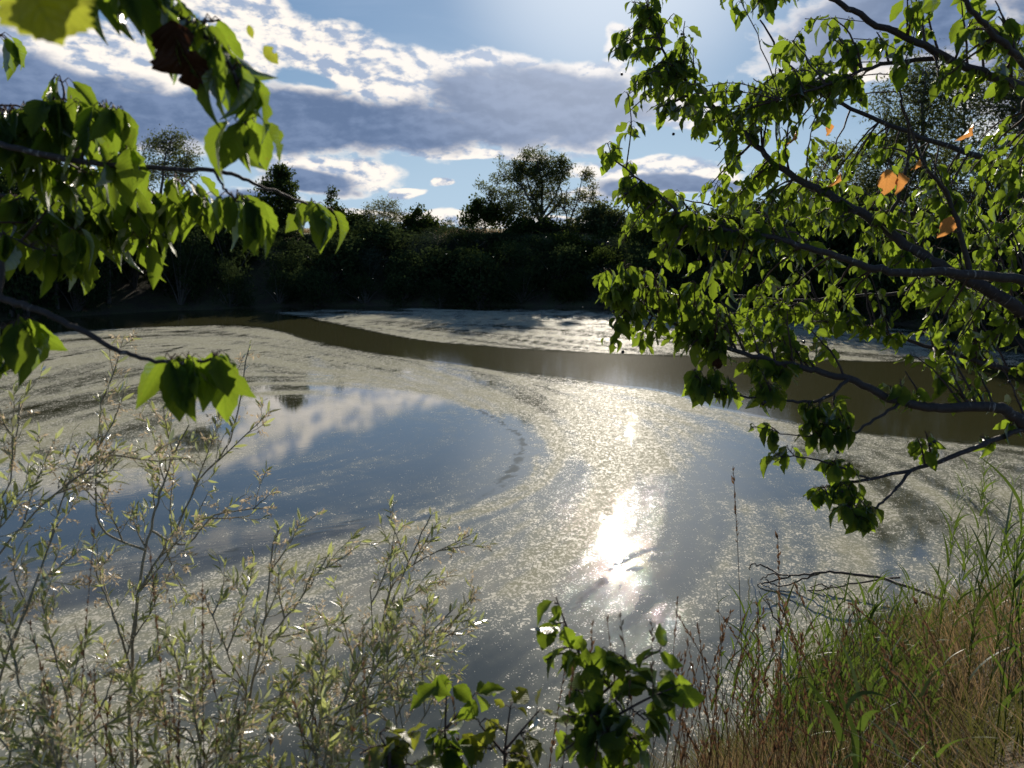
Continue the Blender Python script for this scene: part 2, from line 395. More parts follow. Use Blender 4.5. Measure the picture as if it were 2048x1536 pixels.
field = n.mix(n.sm(n.noise(n.vm('MULTIPLY', pos, (.3, .05, 1)), 1.0, 4), .4, .6), (.30, .21, .09, 1), (.20, .19, .06, 1))
verge = n.mix(n.sm(a_, .45, .55), (.14, .17, .04, 1), (.28, .22, .09, 1))
col = n.mix(n.sm(sy.outputs[2], 3.7, 4.15), soil, verge); col = n.mix(n.sm(sy.outputs[1], 60, 66), col, field)
bp = n.node('ShaderNodeBump', {'Strength': .8, 'Distance': .05, 'Height': b_}).outputs[0]
out(n, n.node('ShaderNodeBsdfPrincipled', {'Base Color': col, 'Roughness': .95, 'Normal': bp}).outputs[0])
tag(mesh_obj('ground', np.stack([X, Y, Z], -1).reshape(-1, 3), [(grid_faces(len(ys), len(xs)), 0)], gm, smooth=True), kind='structure')

# ---------------------------------------------------------------- water
def GP(lst): return np.array([G(px, py)[:2] for px, py in lst])
def interp_line(lst, n=8): return GP(lst) if len(lst) < 3 else cr(GP(lst), n)
cv = [[(-300, 840), (0, 760), (250, 695), (500, 690), (750, 725), (950, 790), (1060, 870), (1065, 930), (960, 990), (700, 1050), (400, 1120), (0, 1220), (-300, 1300)],
      [(0, 640), (500, 640), (850, 690), (1200, 740), (1600, 800), (2048, 850), (2300, 880)],
      [(500, 650), (900, 740), (1100, 800), (1200, 900), (1160, 1050), (960, 1200), (600, 1380), (200, 1500)],
      [(1000, 740), (1250, 790), (1480, 860), (1700, 950), (1830, 1060), (1860, 1130)],
      [(1300, 880), (1340, 1050), (1240, 1180), (1000, 1380), (700, 1536)],
      [(1400, 900), (1560, 1000), (1600, 1150), (1500, 1300), (1300, 1536)],
      [(640, 630), (1000, 640), (1400, 660), (2048, 700)],
      [(-200, 1000), (100, 870), (400, 790), (700, 780), (860, 840), (860, 900), (600, 970), (200, 1060), (-200, 1150)]]
fl = []; ft = []
for c in cv:
    q = interp_line(c, 10); fl.append(q[:-1]); d = np.diff(q, axis=0); ft.append(unit(d))
fl = np.vstack(fl); ft = np.vstack(ft)
gx = np.arange(-20, 22, .09); gy = np.arange(4, 50, .09)
cx_ = np.arange(-20, 22.5, .75); cy_ = np.arange(4, 50.5, .75)      # coarse direction field
CX, CY = np.meshgrid(cx_, cy_)
D2 = (CX[..., None] - fl[:, 0]) ** 2 + (CY[..., None] - fl[:, 1]) ** 2
wt = 1 / (D2 + .15) ** 2
DX = (wt * ft[:, 0]).sum(-1); DY = (wt * ft[:, 1]).sum(-1); L_ = np.hypot(DX, DY) + 1e-9; DX /= L_; DY /= L_
def bil(A, x, y, x0, y0, s):
    u = np.clip((x - x0) / s, 0, A.shape[1] - 1.001); v = np.clip((y - y0) / s, 0, A.shape[0] - 1.001)
    i = u.astype(int); j = v.astype(int); fu = u - i; fv = v - j
    return (A[j, i] * (1 - fu) + A[j, i+1] * fu) * (1 - fv) + (A[j+1, i] * (1 - fu) + A[j+1, i+1] * fu) * fv
rg = np.random.default_rng(5)
GX, GY = np.meshgrid(gx, gy)
def lic(noise, steps, step):
    acc = noise.copy()
    for sgn in (1, -1):
        x, y = GX.copy(), GY.copy()
        for _ in range(steps):
            dx = bil(DX, x, y, -20, 4, .75); dy = bil(DY, x, y, -20, 4, .75)
            x += sgn * step * dx; y += sgn * step * dy
            acc += bil(noise, x, y, -20, 4, .09)
    acc /= (2 * steps + 1); acc -= acc.mean(); acc /= acc.std(); return acc
def sm_noise(s, k):
    a = rg.normal(size=(len(gy) // k + 3, len(gx) // k + 3)); return bil(a, GX, GY, -20, 4, .09 * k)
lic1 = lic(sm_noise(0, 1), 14, .1); lic2 = lic(sm_noise(0, 5), 22, .25)
streak = .5 + .16 * lic1 * .8 + .2 * lic2
wx = axis(-55, 30, 0, .05, .6, 1.012); wy = []
y = 3.0
while y < 60: wy.append(y); y += max(.045, y * y * .0004)
wy = np.array(wy); WX, WY = np.meshgrid(wx, wy)
dens_ = np.full(WX.shape, .62)
wob = .35 * np.sin(WX * .9 + np.sin(WY * .7) * 1.5) + .2 * np.sin(WY * 1.9 + WX * 1.3)
wob *= sstep(4, 20, WY) * .8 + .15
def paint(poly, val, soft, warp=.4):
    global dens_
    s = pdist(WX, WY, cr(GP(poly + [poly[0]]), 5)[:-1]) + wob * warp
    a = sstep(soft, -soft, s); dens_ = dens_ * (1 - a) + val * a
def line(pts, val, wid, soft, warp=.1):
    global dens_
    s = pdist(WX, WY, cr(GP(pts), 8), False) + np.abs(bil(lic1, WX + .3 * np.sin(WY * 5), WY, -20, 4, .09)) * warp
    a = sstep(wid + soft, wid - soft, s); dens_ = dens_ * (1 - a) + val * a
paint([(-300, 720), (150, 668), (480, 655), (700, 703), (920, 735), (1050, 790), (1010, 835), (900, 800), (740, 775), (560, 775), (300, 830), (-300, 900)], .85, .4)
paint([(-300, 780), (100, 730), (400, 740), (600, 760), (500, 800), (100, 850), (-300, 900)], .62, .8)
paint([(420, 830), (560, 790), (740, 780), (900, 805), (1000, 850), (800, 880), (560, 900), (380, 900)], .34, .3)
paint([(900, 735), (1250, 775), (1560, 850), (2048, 900), (2048, 1150), (1850, 1100), (1650, 1000), (1300, 900), (1050, 820)], .74, .6)
paint([(-400, 990), (300, 960), (560, 890), (800, 850), (960, 850), (1065, 880), (1075, 930), (1000, 990), (800, 1040), (560, 1100), (-400, 1300)], .24, .3, .7)
paint([(480, 960), (600, 905), (850, 885), (700, 950), (560, 1000)], .36, .3)
paint([(1450, 870), (1560, 900), (1650, 980), (1500, 1000), (1400, 930)], .32, .4)
paint([(640, 1250), (950, 1180), (1050, 1300), (900, 1500), (500, 1536), (300, 1400)], .36, .4)
paint([(-400, 610), (200, 600), (480, 618), (640, 641), (830, 678), (1000, 694), (1200, 706), (1500, 716), (1900, 726), (2300, 736), (2300, 900), (2000, 890), (1700, 862), (1500, 828), (1230, 772), (960, 735), (700, 700), (480, 652), (150, 662), (-400, 700)], .02, .22, .25)
paint([(640, 640), (740, 622), (1000, 612), (1500, 612), (2300, 640), (2300, 734), (1900, 725), (1500, 715), (1200, 705), (1000, 692), (830, 676)], .74, .3, .3)
paint([(1120, 765), (1330, 790), (1400, 860), (1370, 930), (1240, 950), (1130, 900), (1080, 830)], .95, .45, .8)  # scum density raised here to mute the upper end of the sun glint
line([(1310, 1097), (1265, 1112), (1225, 1140), (1205, 1165), (1170, 1190), (1140, 1225)], .0, .07, .07, .05)
line([(1270, 1135), (1230, 1145), (1205, 1165)], .0, .06, .06, .05)
line([(10, 745), (120, 715), (220, 700), (370, 690), (330, 703)], .02, .12, .14, .12)
line([(380, 695), (560, 706), (700, 728), (820, 745)], .05, .1, .14, .12)
line([(960, 820), (1010, 850), (1045, 880), (1030, 930), (1000, 965)], .0, .12, .07, .10)
line([(1075, 890), (1060, 960), (960, 1000), (820, 1030)], .95, .10, .12, .1)
line([(440, 985), (560, 960), (640, 940), (760, 925)], .02, .05, .08, .08)
line([(820, 1045), (940, 1005), (1020, 960), (1040, 900)], .02, .12, .16, .14)
line([(-100, 1185), (300, 1120), (560, 1085), (800, 1010)], .05, .12, .22, .2)
line([(520, 770), (620, 775), (700, 790)], .1, .08, .12, .1)
line([(1600, 900), (1750, 960), (1830, 1050), (1830, 1110)], .25, .22, .3, .1)
sd_ = -pdist(WX, WY, SHORE); fb_ = sstep(22, 32, WY); dens_ *= 1 - .85 * fb_ * (1 - sstep(.8, 3.2, sd_ + wob * 2))
stv = bil(streak, WX, WY, -20, 4, .09)
wm, n = mat('pond_water')
den = n.node('ShaderNodeAttribute', attribute_name='scum').outputs['Fac']
stk = n.node('ShaderNodeAttribute', attribute_name='streak').outputs['Fac']
pos = n.node('ShaderNodeNewGeometry').outputs['Position']
mid = n.noise(pos, 1.6, 5, .6, .5)
den = n.m('ADD', den, n.m('MULTIPLY', n.m('SUBTRACT', n.noise(pos, 1.1, 7, .68, .8), .5), n.sm(den, -.05, .2, .12, .30)))
cover = n.m('ADD', den, n.m('ADD', n.m('MULTIPLY', n.m('SUBTRACT', stk, .5), n.sm(den, .15, .6, .35, .80)), n.m('MULTIPLY', n.m('SUBTRACT', mid, .5), .5)))
cover = n.m('MULTIPLY', cover, n.sm(den, .0, .12))
film = n.sm(cover, .12, .80)
thick = n.sm(cover, .55, 1.0)
# floating specks: several sizes
pw = n.vm('ADD', pos, n.vm('SCALE', n.node('ShaderNodeTexNoise', {'Vector': pos, 'Scale': 9.0}).outputs['Color'], .12))
v1 = n.node('ShaderNodeTexVoronoi', {'Vector': n.vm('MULTIPLY', pw, (1, .7, 1)), 'Scale': 19.0}); v2 = n.node('ShaderNodeTexVoronoi', {'Vector': pw, 'Scale': 46.0})
clump = n.noise(pos, 5.5, 4, .65)
r1 = n.m('MULTIPLY', n.sm(n.m('ADD', cover, n.m('SUBTRACT', clump, .5)), .10, .95), .50)
s1 = n.sm(n.m('SUBTRACT', n.m('ADD', v1.outputs['Distance'], n.m('MULTIPLY', n.noise(pos, 60, 2), .25)), n.m('MULTIPLY', r1, n.sm(n.node('ShaderNodeSeparateColor', {0: v1.outputs['Color']}).outputs[0], .25, .9, .3, 1.2))), .12, -.02)
r2 = n.m('MULTIPLY', n.sm(n.m('ADD', cover, n.m('MULTIPLY', n.m('SUBTRACT', clump, .5), 1.6)), .02, .85), .56)
s2 = n.sm(n.m('SUBTRACT', v2.outputs['Distance'], n.m('MULTIPLY', r2, n.sm(n.node('ShaderNodeSeparateColor', {0: v2.outputs['Color']}).outputs[1], .45, .95, .1, 1.2))), .08, -.04)
speck = n.m('MAXIMUM', s1, s2)
murk = n.mix(mid, (.034, .034, .012, 1), (.046, .044, .017, 1))
filmc = n.mix(clump, (.23, .235, .18, 1), (.31, .31, .24, 1)); filmc = n.mix(n.m('MULTIPLY', thick, .75), filmc, (.40, .385, .265, 1))
col = n.mix(n.m('MULTIPLY', film, .85), murk, filmc)
col = n.mix(n.m('MULTIPLY', speck, n.m('SUBTRACT', .88, n.m('MULTIPLY', thick, .42))), col, (.70, .66, .54, 1))
rough = n.m('ADD', n.m('ADD', .03, n.m('MULTIPLY', film, .01)), n.m('MULTIPLY', speck, .45))
spec = n.m('SUBTRACT', n.m('SUBTRACT', .95, n.m('ADD', n.m('MULTIPLY', film, .42), n.m('MULTIPLY', thick, .53))), n.m('MULTIPLY', speck, .72), clamp=True)
rip = n.m('ADD', n.m('MULTIPLY', n.noise(n.vm('MULTIPLY', pos, (1, 1.6, 1)), 7.0, 3, .55), n.sm(den, .3, .0, .06, 1.3)), n.m('MULTIPLY', n.m('ADD', speck, n.m('MULTIPLY', clump, .2)), .18))
bp = n.node('ShaderNodeBump', {'Strength': .16, 'Distance': .008, 'Height': rip}).outputs[0]
dif = n.node('ShaderNodeBsdfDiffuse', {'Color': col, 'Normal': bp})
gls = n.node('ShaderNodeBsdfGlossy', {'Color': (1, 1, 1, 1), 'Roughness': n.m('ADD', .050, n.m('MULTIPLY', film, .010)), 'Normal': bp}, distribution='BECKMANN')
wide = n.node('ShaderNodeBsdfGlossy', {'Color': (1, 1, 1, 1), 'Roughness': .40, 'Normal': bp})
fre = n.node('ShaderNodeFresnel', {'IOR': 1.62, 'Normal': bp}).outputs[0]
fac = n.m('MULTIPLY', n.m('MULTIPLY', fre, n.m('MULTIPLY', spec, n.sm(den, 0, .2, .5, 1))), 1.55, clamp=True)
shd = n.node('ShaderNodeMixShader', {0: n.m('MULTIPLY', fre, n.m('ADD', .012, n.m('MULTIPLY', speck, .07))), 1: dif.outputs[0], 2: wide.outputs[0]})
shd = n.node('ShaderNodeMixShader', {0: fac, 1: shd.outputs[0], 2: gls.outputs[0]})
out(n, shd.outputs[0])
tag(mesh_obj('water', np.stack([WX, WY, 0 * WX], -1).reshape(-1, 3), [(grid_faces(len(wy), len(wx)), 0)], wm,
             attrs={'scum': dens_.ravel(), 'streak': stv.ravel()}), kind='structure')

# ---------------------------------------------------------------- far trees and shrubs
def rdir(rg, n, zb=0.0):
    v = rg.normal(size=(n, 3)); v[:, 2] += zb; return unit(v)

def leafy(rg, gl, centers, per, sig, size, tmpl, down=0.3):
    N = len(centers) * per
    p = np.repeat(centers, per, axis=0) + rg.normal(size=(N, 3)) * sig
    gl.inst(tmpl, p, rdir(rg, N, -down), rdir(rg, N, .4), size * rg.uniform(.6, 1.35, N), np.clip(rg.normal(.5, .25, N), 0, 1))

def far_tree(name, label, cat, Yd, stems, lobes, ncl, per, sig, size, fm, tmpl=QL, seed=0, r0=.12, group=None, twr=.018):
    rg = np.random.default_rng(seed); s_ = Yd / F * 1.02
    b0 = PY(stems[0][0][0], stems[0][0][1], Yd); root = np.array([b0[0], Yd, float(terr(b0[0], Yd))])
    t = thing(name, root, label, cat, group)
    tr = Geo(); gl = Geo(); sp_ = []
    for si, st in enumerate(stems):
        q = np.array([PY(a, b, Yd + rg.uniform(-.8, .8) * (i > 0)) for i, (a, b) in enumerate(st)])
        if si == 0 or abs(st[0][1] - stems[0][0][1]) < 3: q[0] = [q[0][0], Yd, terr(q[0][0], Yd) - .2]
        q = cr(q, 5); q[1:-1] += rg.normal(size=q[1:-1].shape) * .04
        rr = r0 * (1 if si == 0 else .7) * np.linspace(1, .22, len(q))
        tr.tube(q, rr, 6); sp_.append(np.c_[q, rr])
    sp_ = np.vstack(sp_)
    lw = np.array([l[2] * l[3] for l in lobes], float); lw /= lw.sum(); cs = []
    for i in rg.choice(len(lobes), ncl, p=lw):
        cx, cy, rx, ry = lobes[i]; d = rdir(rg, 1)[0] * rg.uniform(.15, 1) ** .5
        c = PY(cx, cy, Yd) + d * np.array([rx * s_, rx * s_ * .8, ry * s_]); cs.append(c)
    cs = np.array(cs)
    for c in cs:
        dd = np.linalg.norm(sp_[:, :3] - c, axis=1) + np.maximum(0, sp_[:, 2] - c[2]) * 2.0
        j = int(np.argmin(dd)); a = sp_[j, :3]; L = np.linalg.norm(c - a)
        mid = (a + c) / 2 + np.array([0, 0, .12 * L]) + rg.normal(size=3) * .08 * L
        tr.tube(bez(a, mid, c, 5), np.linspace(min(sp_[j, 3] * .6, twr * 2), twr * .35, 5), 4)
    leafy(rg, gl, cs, per, sig, size * (1.5 if tmpl is QN else 1.3), tmpl)
    tr.build('trunk', M_fbark, t); gl.build('crown', fm, t)
    return t

Yb = 53.0
far_tree('willow_tree', 'tallest airy willow on the far bank crest, round crown above several spreading stems', 'tree', 60,
         [[(1085, 500), (1083, 440), (1085, 380), (1075, 320)], [(1083, 450), (1060, 400), (1030, 360), (1000, 345)], [(1085, 430), (1110, 390), (1125, 350)],
          [(1083, 460), (1040, 430), (985, 410)], [(1084, 430), (1060, 380), (1050, 330)], [(1086, 440), (1120, 400), (1120, 370)]],
         [(1068, 325, 40, 28), (1030, 340, 35, 25), (985, 372, 30, 22), (1105, 345, 32, 28), (1060, 365, 45, 30), (1010, 400, 40, 20), (1125, 335, 18, 14), (1090, 400, 40, 30), (1040, 420, 50, 25), (1150, 380, 12, 12)],
         200, 62, .23, .18, M_far[0], QN, 11, .17, twr=.022)
far_tree('willow_tree', 'sparse leaning willow with thin drooping crown, right beside the tallest willow', 'tree', 59,
         [[(1120, 500), (1135, 450), (1155, 400), (1165, 350)], [(1130, 465), (1165, 430), (1185, 390)], [(1135, 450), (1130, 400), (1140, 370)]],
         [(1172, 352, 14, 12), (1180, 395, 18, 26), (1150, 400, 24, 20), (1190, 370, 9, 14), (1120, 420, 22, 18), (1165, 430, 28, 16)],
         60, 42, .17, .15, M_far[2], QN, 12, .10)
far_tree('round_tree', 'small round dark tree on bare stem left of the tallest willow', 'tree', 60,
         [[(972, 492), (970, 455), (965, 425)], [(970, 460), (985, 435), (995, 415)]],
         [(965, 420, 34, 18), (940, 440, 20, 12), (990, 435, 26, 16), (955, 405, 12, 8)], 90, 40, .22, .17, M_far[1], QL, 13, .09)
far_tree('dense_tree', 'dense dark upright tree left of centre on the far bank', 'tree', 60,
         [[(557, 500), (558, 430), (562, 350)], [(558, 450), (530, 410)], [(558, 440), (590, 400)]],
         [(563, 350, 20, 14), (560, 375, 36, 16), (558, 400, 44, 16), (557, 428, 42, 18), (556, 450, 34, 14)], 150, 44, .24, .19, M_far[1], QL, 14, .12)
far_tree('pointed_tree', 'narrow pointed young tree between the dense dark tree and the pale bush', 'tree', 60,
         [[(667, 500), (665, 440), (662, 382)]],
         [(662, 388, 7, 10), (662, 405, 14, 10), (666, 425, 24, 14), (672, 448, 30, 16), (690, 440, 16, 12)], 80, 34, .17, .16, M_far[1], QL, 15, .07)
far_tree('pale_bush', 'feathery pale bush with upright twigs on the far bank crest', 'bush', 60,
         [[(765, 495), (762, 445), (757, 400)], [(765, 480), (745, 440), (735, 415)], [(765, 480), (785, 440), (795, 418)], [(765, 480), (775, 430), (778, 405)]],
         [(765, 415, 34, 16), (765, 440, 48, 20), (740, 425, 22, 16), (795, 432, 22, 16)], 140, 24, .2, .13, M_far[2], QN, 16, .05)
far_tree('bush', 'dark rounded bush right of the feathery pale bush', 'bush', 60, [[(843, 500), (843, 460), (840, 425)], [(843, 480), (865, 450)]],
         [(838, 440, 28, 18), (850, 460, 44, 18), (836, 424, 8, 8), (820, 465, 34, 16)], 120, 40, .22, .18, M_far[1], QL, 17, .06)
far_tree('bush', 'dark low bush left of the feathery pale bush', 'bush', 60, [[(715, 500), (714, 460), (712, 430)]],
         [(712, 445, 26, 16), (700, 462, 40, 16), (730, 462, 30, 14)], 100, 40, .22, .18, M_far[1], QL, 18, .06)
far_tree('young_sapling', 'lone small sapling beside the golden field gap', 'sapling', 61, [[(903, 495), (903, 460), (901, 438)]],
         [(902, 448, 8, 10), (904, 462, 13, 10)], 26, 20, .12, .12, M_far[2], QN, 19, .03)
far_tree('bush', 'thick brown-green bush right of the leaning willow', 'bush', 58, [[(1200, 510), (1200, 450), (1200, 415)], [(1200, 480), (1235, 440)]],
         [(1195, 430, 36, 26), (1235, 445, 44, 26), (1210, 470, 70, 24), (1160, 460, 40, 18)], 220, 40, .26, .18, M_far[0], QL, 20, .07)
far_tree('bush', 'dark bush under the stems of the tallest willow', 'bush', 58, [[(1050, 505), (1050, 470), (1055, 445)]],
         [(1050, 462, 46, 20), (1090, 458, 44, 20), (1015, 478, 30, 12)], 150, 40, .24, .18, M_far[1], QL, 21, .06)
far_tree('willow_tree', 'airy willow with fan of thin stems seen behind the left cherry twigs', 'tree', 46,
         [[(325, 520), (322, 400), (330, 330), (340, 280)], [(322, 420), (290, 360), (285, 320)], [(322, 420), (360, 350), (375, 310)], [(322, 430), (250, 350), (230, 310)]],
         [(340, 285, 34, 22), (365, 310, 34, 20), (300, 300, 24, 20), (345, 335, 50, 18), (290, 350, 40, 22), (375, 345, 26, 16)], 170, 28, .22, .14, M_far[0], QN, 22, .11)
far_tree('willow_tree', 'low willow at the left end of the far bank', 'tree', 41, [[(110, 560), (105, 450), (100, 380)], [(108, 480), (60, 420)], [(108, 480), (160, 430)]],
         [(100, 390, 50, 26), (50, 430, 60, 34), (150, 430, 60, 34), (100, 470, 110, 30)], 260, 34, .26, .16, M_far[0], QL, 23, .12)
far_tree('willow_tree', 'mid-height willow between the fan-stemmed willow and the dense dark tree', 'tree', 50, [[(430, 520), (430, 460), (425, 420)]],
         [(425, 440, 60, 24), (380, 440, 50, 24), (470, 460, 50, 22), (250, 430, 60, 30)], 260, 36, .28, .17, M_far[0], QL, 24, .09)
far_tree('willow_tree', 'tall willow on the right bank glimpsed through the cherry, left of its taller neighbour', 'tree', 40,
         [[(1850, 640), (1850, 420), (1845, 250), (1850, 150)], [(1850, 450), (1780, 330), (1770, 250)], [(1850, 420), (1920, 300), (1930, 200)]],
         [(1850, 150, 60, 46), (1800, 210, 60, 50), (1900, 210, 70, 60), (1850, 290, 110, 70), (1780, 330, 60, 50), (1850, 400, 140, 60)], 420, 44, .32, .16, M_far[0], QN, 25, .2)
far_tree('willow_tree', 'tall willow at the right edge behind the cherry branches', 'tree', 36,
         [[(2040, 680), (2040, 420), (2040, 250), (2050, 140)], [(2040, 450), (1980, 330)], [(2040, 420), (2110, 300)]],
         [(2050, 150, 60, 50), (1990, 200, 60, 50), (2100, 220, 80, 70), (2040, 300, 120, 80), (2040, 420, 150, 80)], 380, 44, .32, .15, M_far[0], QN, 26, .2)
far_tree('willow_tree', 'brownish willow half hidden behind the cherry, left of the tall pair', 'tree', 45,
         [[(1680, 580), (1680, 420), (1670, 330)], [(1680, 460), (1620, 390)], [(1680, 450), (1740, 380)]],
         [(1670, 330, 50, 34), (1620, 380, 50, 34), (1720, 380, 60, 40), (1670, 430, 110, 44)], 260, 40, .3, .17, M_far[2], QN, 27, .14)
far_tree('bush', 'low dark thicket behind the outer cherry leaves', 'bush', 49, [[(1420, 540), (1420, 480), (1425, 440)]],
         [(1380, 450, 70, 24), (1460, 445, 70, 28), (1540, 440, 60, 34), (1420, 480, 130, 30), (1310, 470, 60, 26)], 420, 40, .3, .18, M_far[1], QL, 28, .1)

far_tree('tall_tree', 'broad dark tree behind the left cherry leaves, at the left edge', 'tree', 39, [[(20, 600), (20, 450), (25, 380)], [(20, 480), (-40, 400)]],
         [(20, 380, 60, 34), (-40, 420, 60, 40), (60, 430, 60, 40), (10, 480, 90, 40)], 240, 38, .28, .18, M_far[1], QL, 30, .14)
far_tree('tall_tree', 'broad dark tree behind the left cherry leaves, right of the one at the left edge', 'tree', 43, [[(215, 580), (215, 450), (215, 380)], [(215, 480), (260, 400)]],
         [(210, 380, 50, 30), (170, 430, 60, 36), (260, 430, 60, 36), (215, 480, 100, 40)], 240, 38, .28, .18, M_far[1], QL, 31, .14)
# shrubs that cover the far bank
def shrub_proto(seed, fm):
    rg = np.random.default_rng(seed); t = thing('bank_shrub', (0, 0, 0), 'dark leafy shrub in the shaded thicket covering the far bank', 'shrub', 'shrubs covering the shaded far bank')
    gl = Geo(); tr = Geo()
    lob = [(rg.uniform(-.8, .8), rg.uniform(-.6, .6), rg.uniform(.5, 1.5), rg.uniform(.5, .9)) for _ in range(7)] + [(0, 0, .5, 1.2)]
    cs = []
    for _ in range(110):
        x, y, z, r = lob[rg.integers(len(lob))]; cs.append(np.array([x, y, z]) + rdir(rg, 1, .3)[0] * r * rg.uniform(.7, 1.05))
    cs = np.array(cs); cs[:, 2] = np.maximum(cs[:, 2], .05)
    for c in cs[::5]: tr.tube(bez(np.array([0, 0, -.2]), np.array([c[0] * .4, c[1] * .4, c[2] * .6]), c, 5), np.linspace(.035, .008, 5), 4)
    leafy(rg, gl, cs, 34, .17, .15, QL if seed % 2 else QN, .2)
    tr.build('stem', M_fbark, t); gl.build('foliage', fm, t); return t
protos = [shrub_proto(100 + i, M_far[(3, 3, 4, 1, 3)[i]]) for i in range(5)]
used = set()
def copy_tree(o, loc, rz, s):
    c = o.copy(); sc.collection.objects.link(c); c.location = loc; c.rotation_euler = (0, 0, rz); c.scale = (s[0], s[0], s[1])
    for ch in o.children:
        d = ch.copy(); sc.collection.objects.link(d); d.parent = c
    return c
rg = np.random.default_rng(77)
far_shore = cr(SHORE[11:23], 10)
seg = np.concatenate([[0], np.cumsum(np.linalg.norm(np.diff(far_shore, axis=0), axis=1))])
cnt = 0
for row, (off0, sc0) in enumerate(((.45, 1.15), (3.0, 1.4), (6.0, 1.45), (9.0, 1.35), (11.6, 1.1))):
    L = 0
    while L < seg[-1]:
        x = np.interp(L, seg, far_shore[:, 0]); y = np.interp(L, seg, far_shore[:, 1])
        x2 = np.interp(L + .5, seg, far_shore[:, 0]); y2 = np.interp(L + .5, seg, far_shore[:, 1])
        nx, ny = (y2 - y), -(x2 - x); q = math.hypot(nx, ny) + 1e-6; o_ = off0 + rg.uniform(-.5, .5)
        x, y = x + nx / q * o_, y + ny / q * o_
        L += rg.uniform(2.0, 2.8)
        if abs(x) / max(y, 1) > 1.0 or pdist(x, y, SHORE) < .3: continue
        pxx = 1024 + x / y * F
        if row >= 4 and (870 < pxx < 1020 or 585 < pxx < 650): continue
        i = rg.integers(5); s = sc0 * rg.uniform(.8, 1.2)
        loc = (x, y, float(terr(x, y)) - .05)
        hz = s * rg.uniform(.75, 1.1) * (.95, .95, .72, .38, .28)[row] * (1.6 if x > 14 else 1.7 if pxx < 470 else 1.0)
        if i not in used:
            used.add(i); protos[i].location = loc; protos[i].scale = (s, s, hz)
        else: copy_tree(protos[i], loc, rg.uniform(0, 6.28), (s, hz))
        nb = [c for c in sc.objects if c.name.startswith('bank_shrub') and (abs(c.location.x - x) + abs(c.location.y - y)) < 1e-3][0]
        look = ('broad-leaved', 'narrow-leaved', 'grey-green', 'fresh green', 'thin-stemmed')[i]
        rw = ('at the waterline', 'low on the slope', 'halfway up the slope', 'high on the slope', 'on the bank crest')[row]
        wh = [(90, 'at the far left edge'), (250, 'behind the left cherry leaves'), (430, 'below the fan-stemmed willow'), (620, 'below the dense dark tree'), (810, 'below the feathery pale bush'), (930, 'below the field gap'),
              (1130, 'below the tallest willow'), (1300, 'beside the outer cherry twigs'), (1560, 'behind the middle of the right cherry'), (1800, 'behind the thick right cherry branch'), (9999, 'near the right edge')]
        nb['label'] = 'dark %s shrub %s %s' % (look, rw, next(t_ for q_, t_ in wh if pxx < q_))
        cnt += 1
print('shrubs', cnt)

# field-edge grass along the crest
def blades(rg, gl, base, h, lean, wdt, mi=0, levels=5, curve=.5, tint=None, ldir=None):
    N = len(base); t = np.linspace(0, 1, levels)
    a = rg.uniform(0, 2 * math.pi, N) if ldir is None else ldir
    d = np.stack([np.cos(a), np.sin(a), 0 * a], -1); s = np.stack([-np.sin(a), np.cos(a), 0 * a], -1)
    fa = rg.uniform(0, math.pi, N); s = s * np.cos(fa)[:, None] + d * np.sin(fa)[:, None]
    h = np.broadcast_to(h, (N,)); lean = np.broadcast_to(lean, (N,))
    hor = (t[None] * .4 + t[None] ** 2 * .6) * (lean * h)[:, None]
    ver = (t[None] - curve * lean[:, None] * t[None] ** 2 * .5) * h[:, None]
    c = base[:, None] + d[:, None] * hor[..., None] + np.array([0, 0, 1.0]) * ver[..., None]
    wv = wdt * np.sin(np.clip(1 - t, 0, 1) ** .8 * math.pi * .55 + .05)[None, :, None] * np.ones((N, 1, 1)) * rg.uniform(.6, 1.3, (N, 1, 1))
    v = np.stack([c - s[:, None] * wv, c + s[:, None] * wv], 2).reshape(-1, 3)
    b = (np.arange(N) * levels * 2)[:, None, None] + (np.arange(levels - 1) * 2)[None, :, None]
    f = (b + np.array([0, 1, 3, 2])[None, None]).reshape(-1, 4)
    tn = np.clip(rg.normal(.5, .28, N), 0, 1) if tint is None else tint
    gl.add(v, f, mi, None, np.repeat(tn, levels * 2))
gg = Geo(); N = 9000
bx = rg.uniform(-36, 20, N); by = rg.uniform(50, 66, N); z = terr(bx, by); k_ = z > 3.9
blades(rg, gg, np.stack([bx, by, z], -1)[k_], rg.uniform(.2, .55, N)[k_], .35, .02, levels=3)
tag(gg.build('verge_grass', M_straw), 'pale dry grass along the field edge on the far bank crest', 'grass', kind='stuff')

# ---------------------------------------------------------------- cherry trees
def hang_leaves(rg, gl, tw, pts, dirs, size, tmpls, mi=0, pet=(.018, .032), down=1.0, tintm=.5, ws=(.8, 1.1), jit=.34, drop=.0):
    """leaves on petioles from points pts with outward directions dirs"""
    N = len(pts)
    if N == 0: return
    out_ = unit(dirs + rg.normal(size=(N, 3)) * .55); out_[:, 2] = np.abs(out_[:, 2]) * .5
    pl = rg.uniform(*pet, N)[:, None]
    p1 = pts + out_ * pl * .6 + np.array([0, 0, .25]) * pl; p2 = p1 + out_ * pl * .35 - np.array([0, 0, .35]) * pl
    for a, b, c in zip(pts, p1, p2): tw.tube(np.array([a, b, c]), [.0011, .0009, .0009], 3, 1)
    Yv = unit(out_ * .55 + rg.normal(size=(N, 3)) * jit + np.array([0, 0, -down]))
    Zv = unit(out_ + rg.normal(size=(N, 3)) * .6 + np.array([0, 0, .35]))
    sz = size * rg.uniform(.5, 1.22, N); ti = rg.integers(0, len(tmpls), N); tn = np.clip(rg.normal(tintm, .25, N), 0, 1); wd = rg.uniform(*ws, N)
    for k2, tm in enumerate(tmpls):
        q = ti == k2; gl.inst(tm, p2[q], Yv[q], Zv[q], sz[q], tn[q], mi, wd[q])

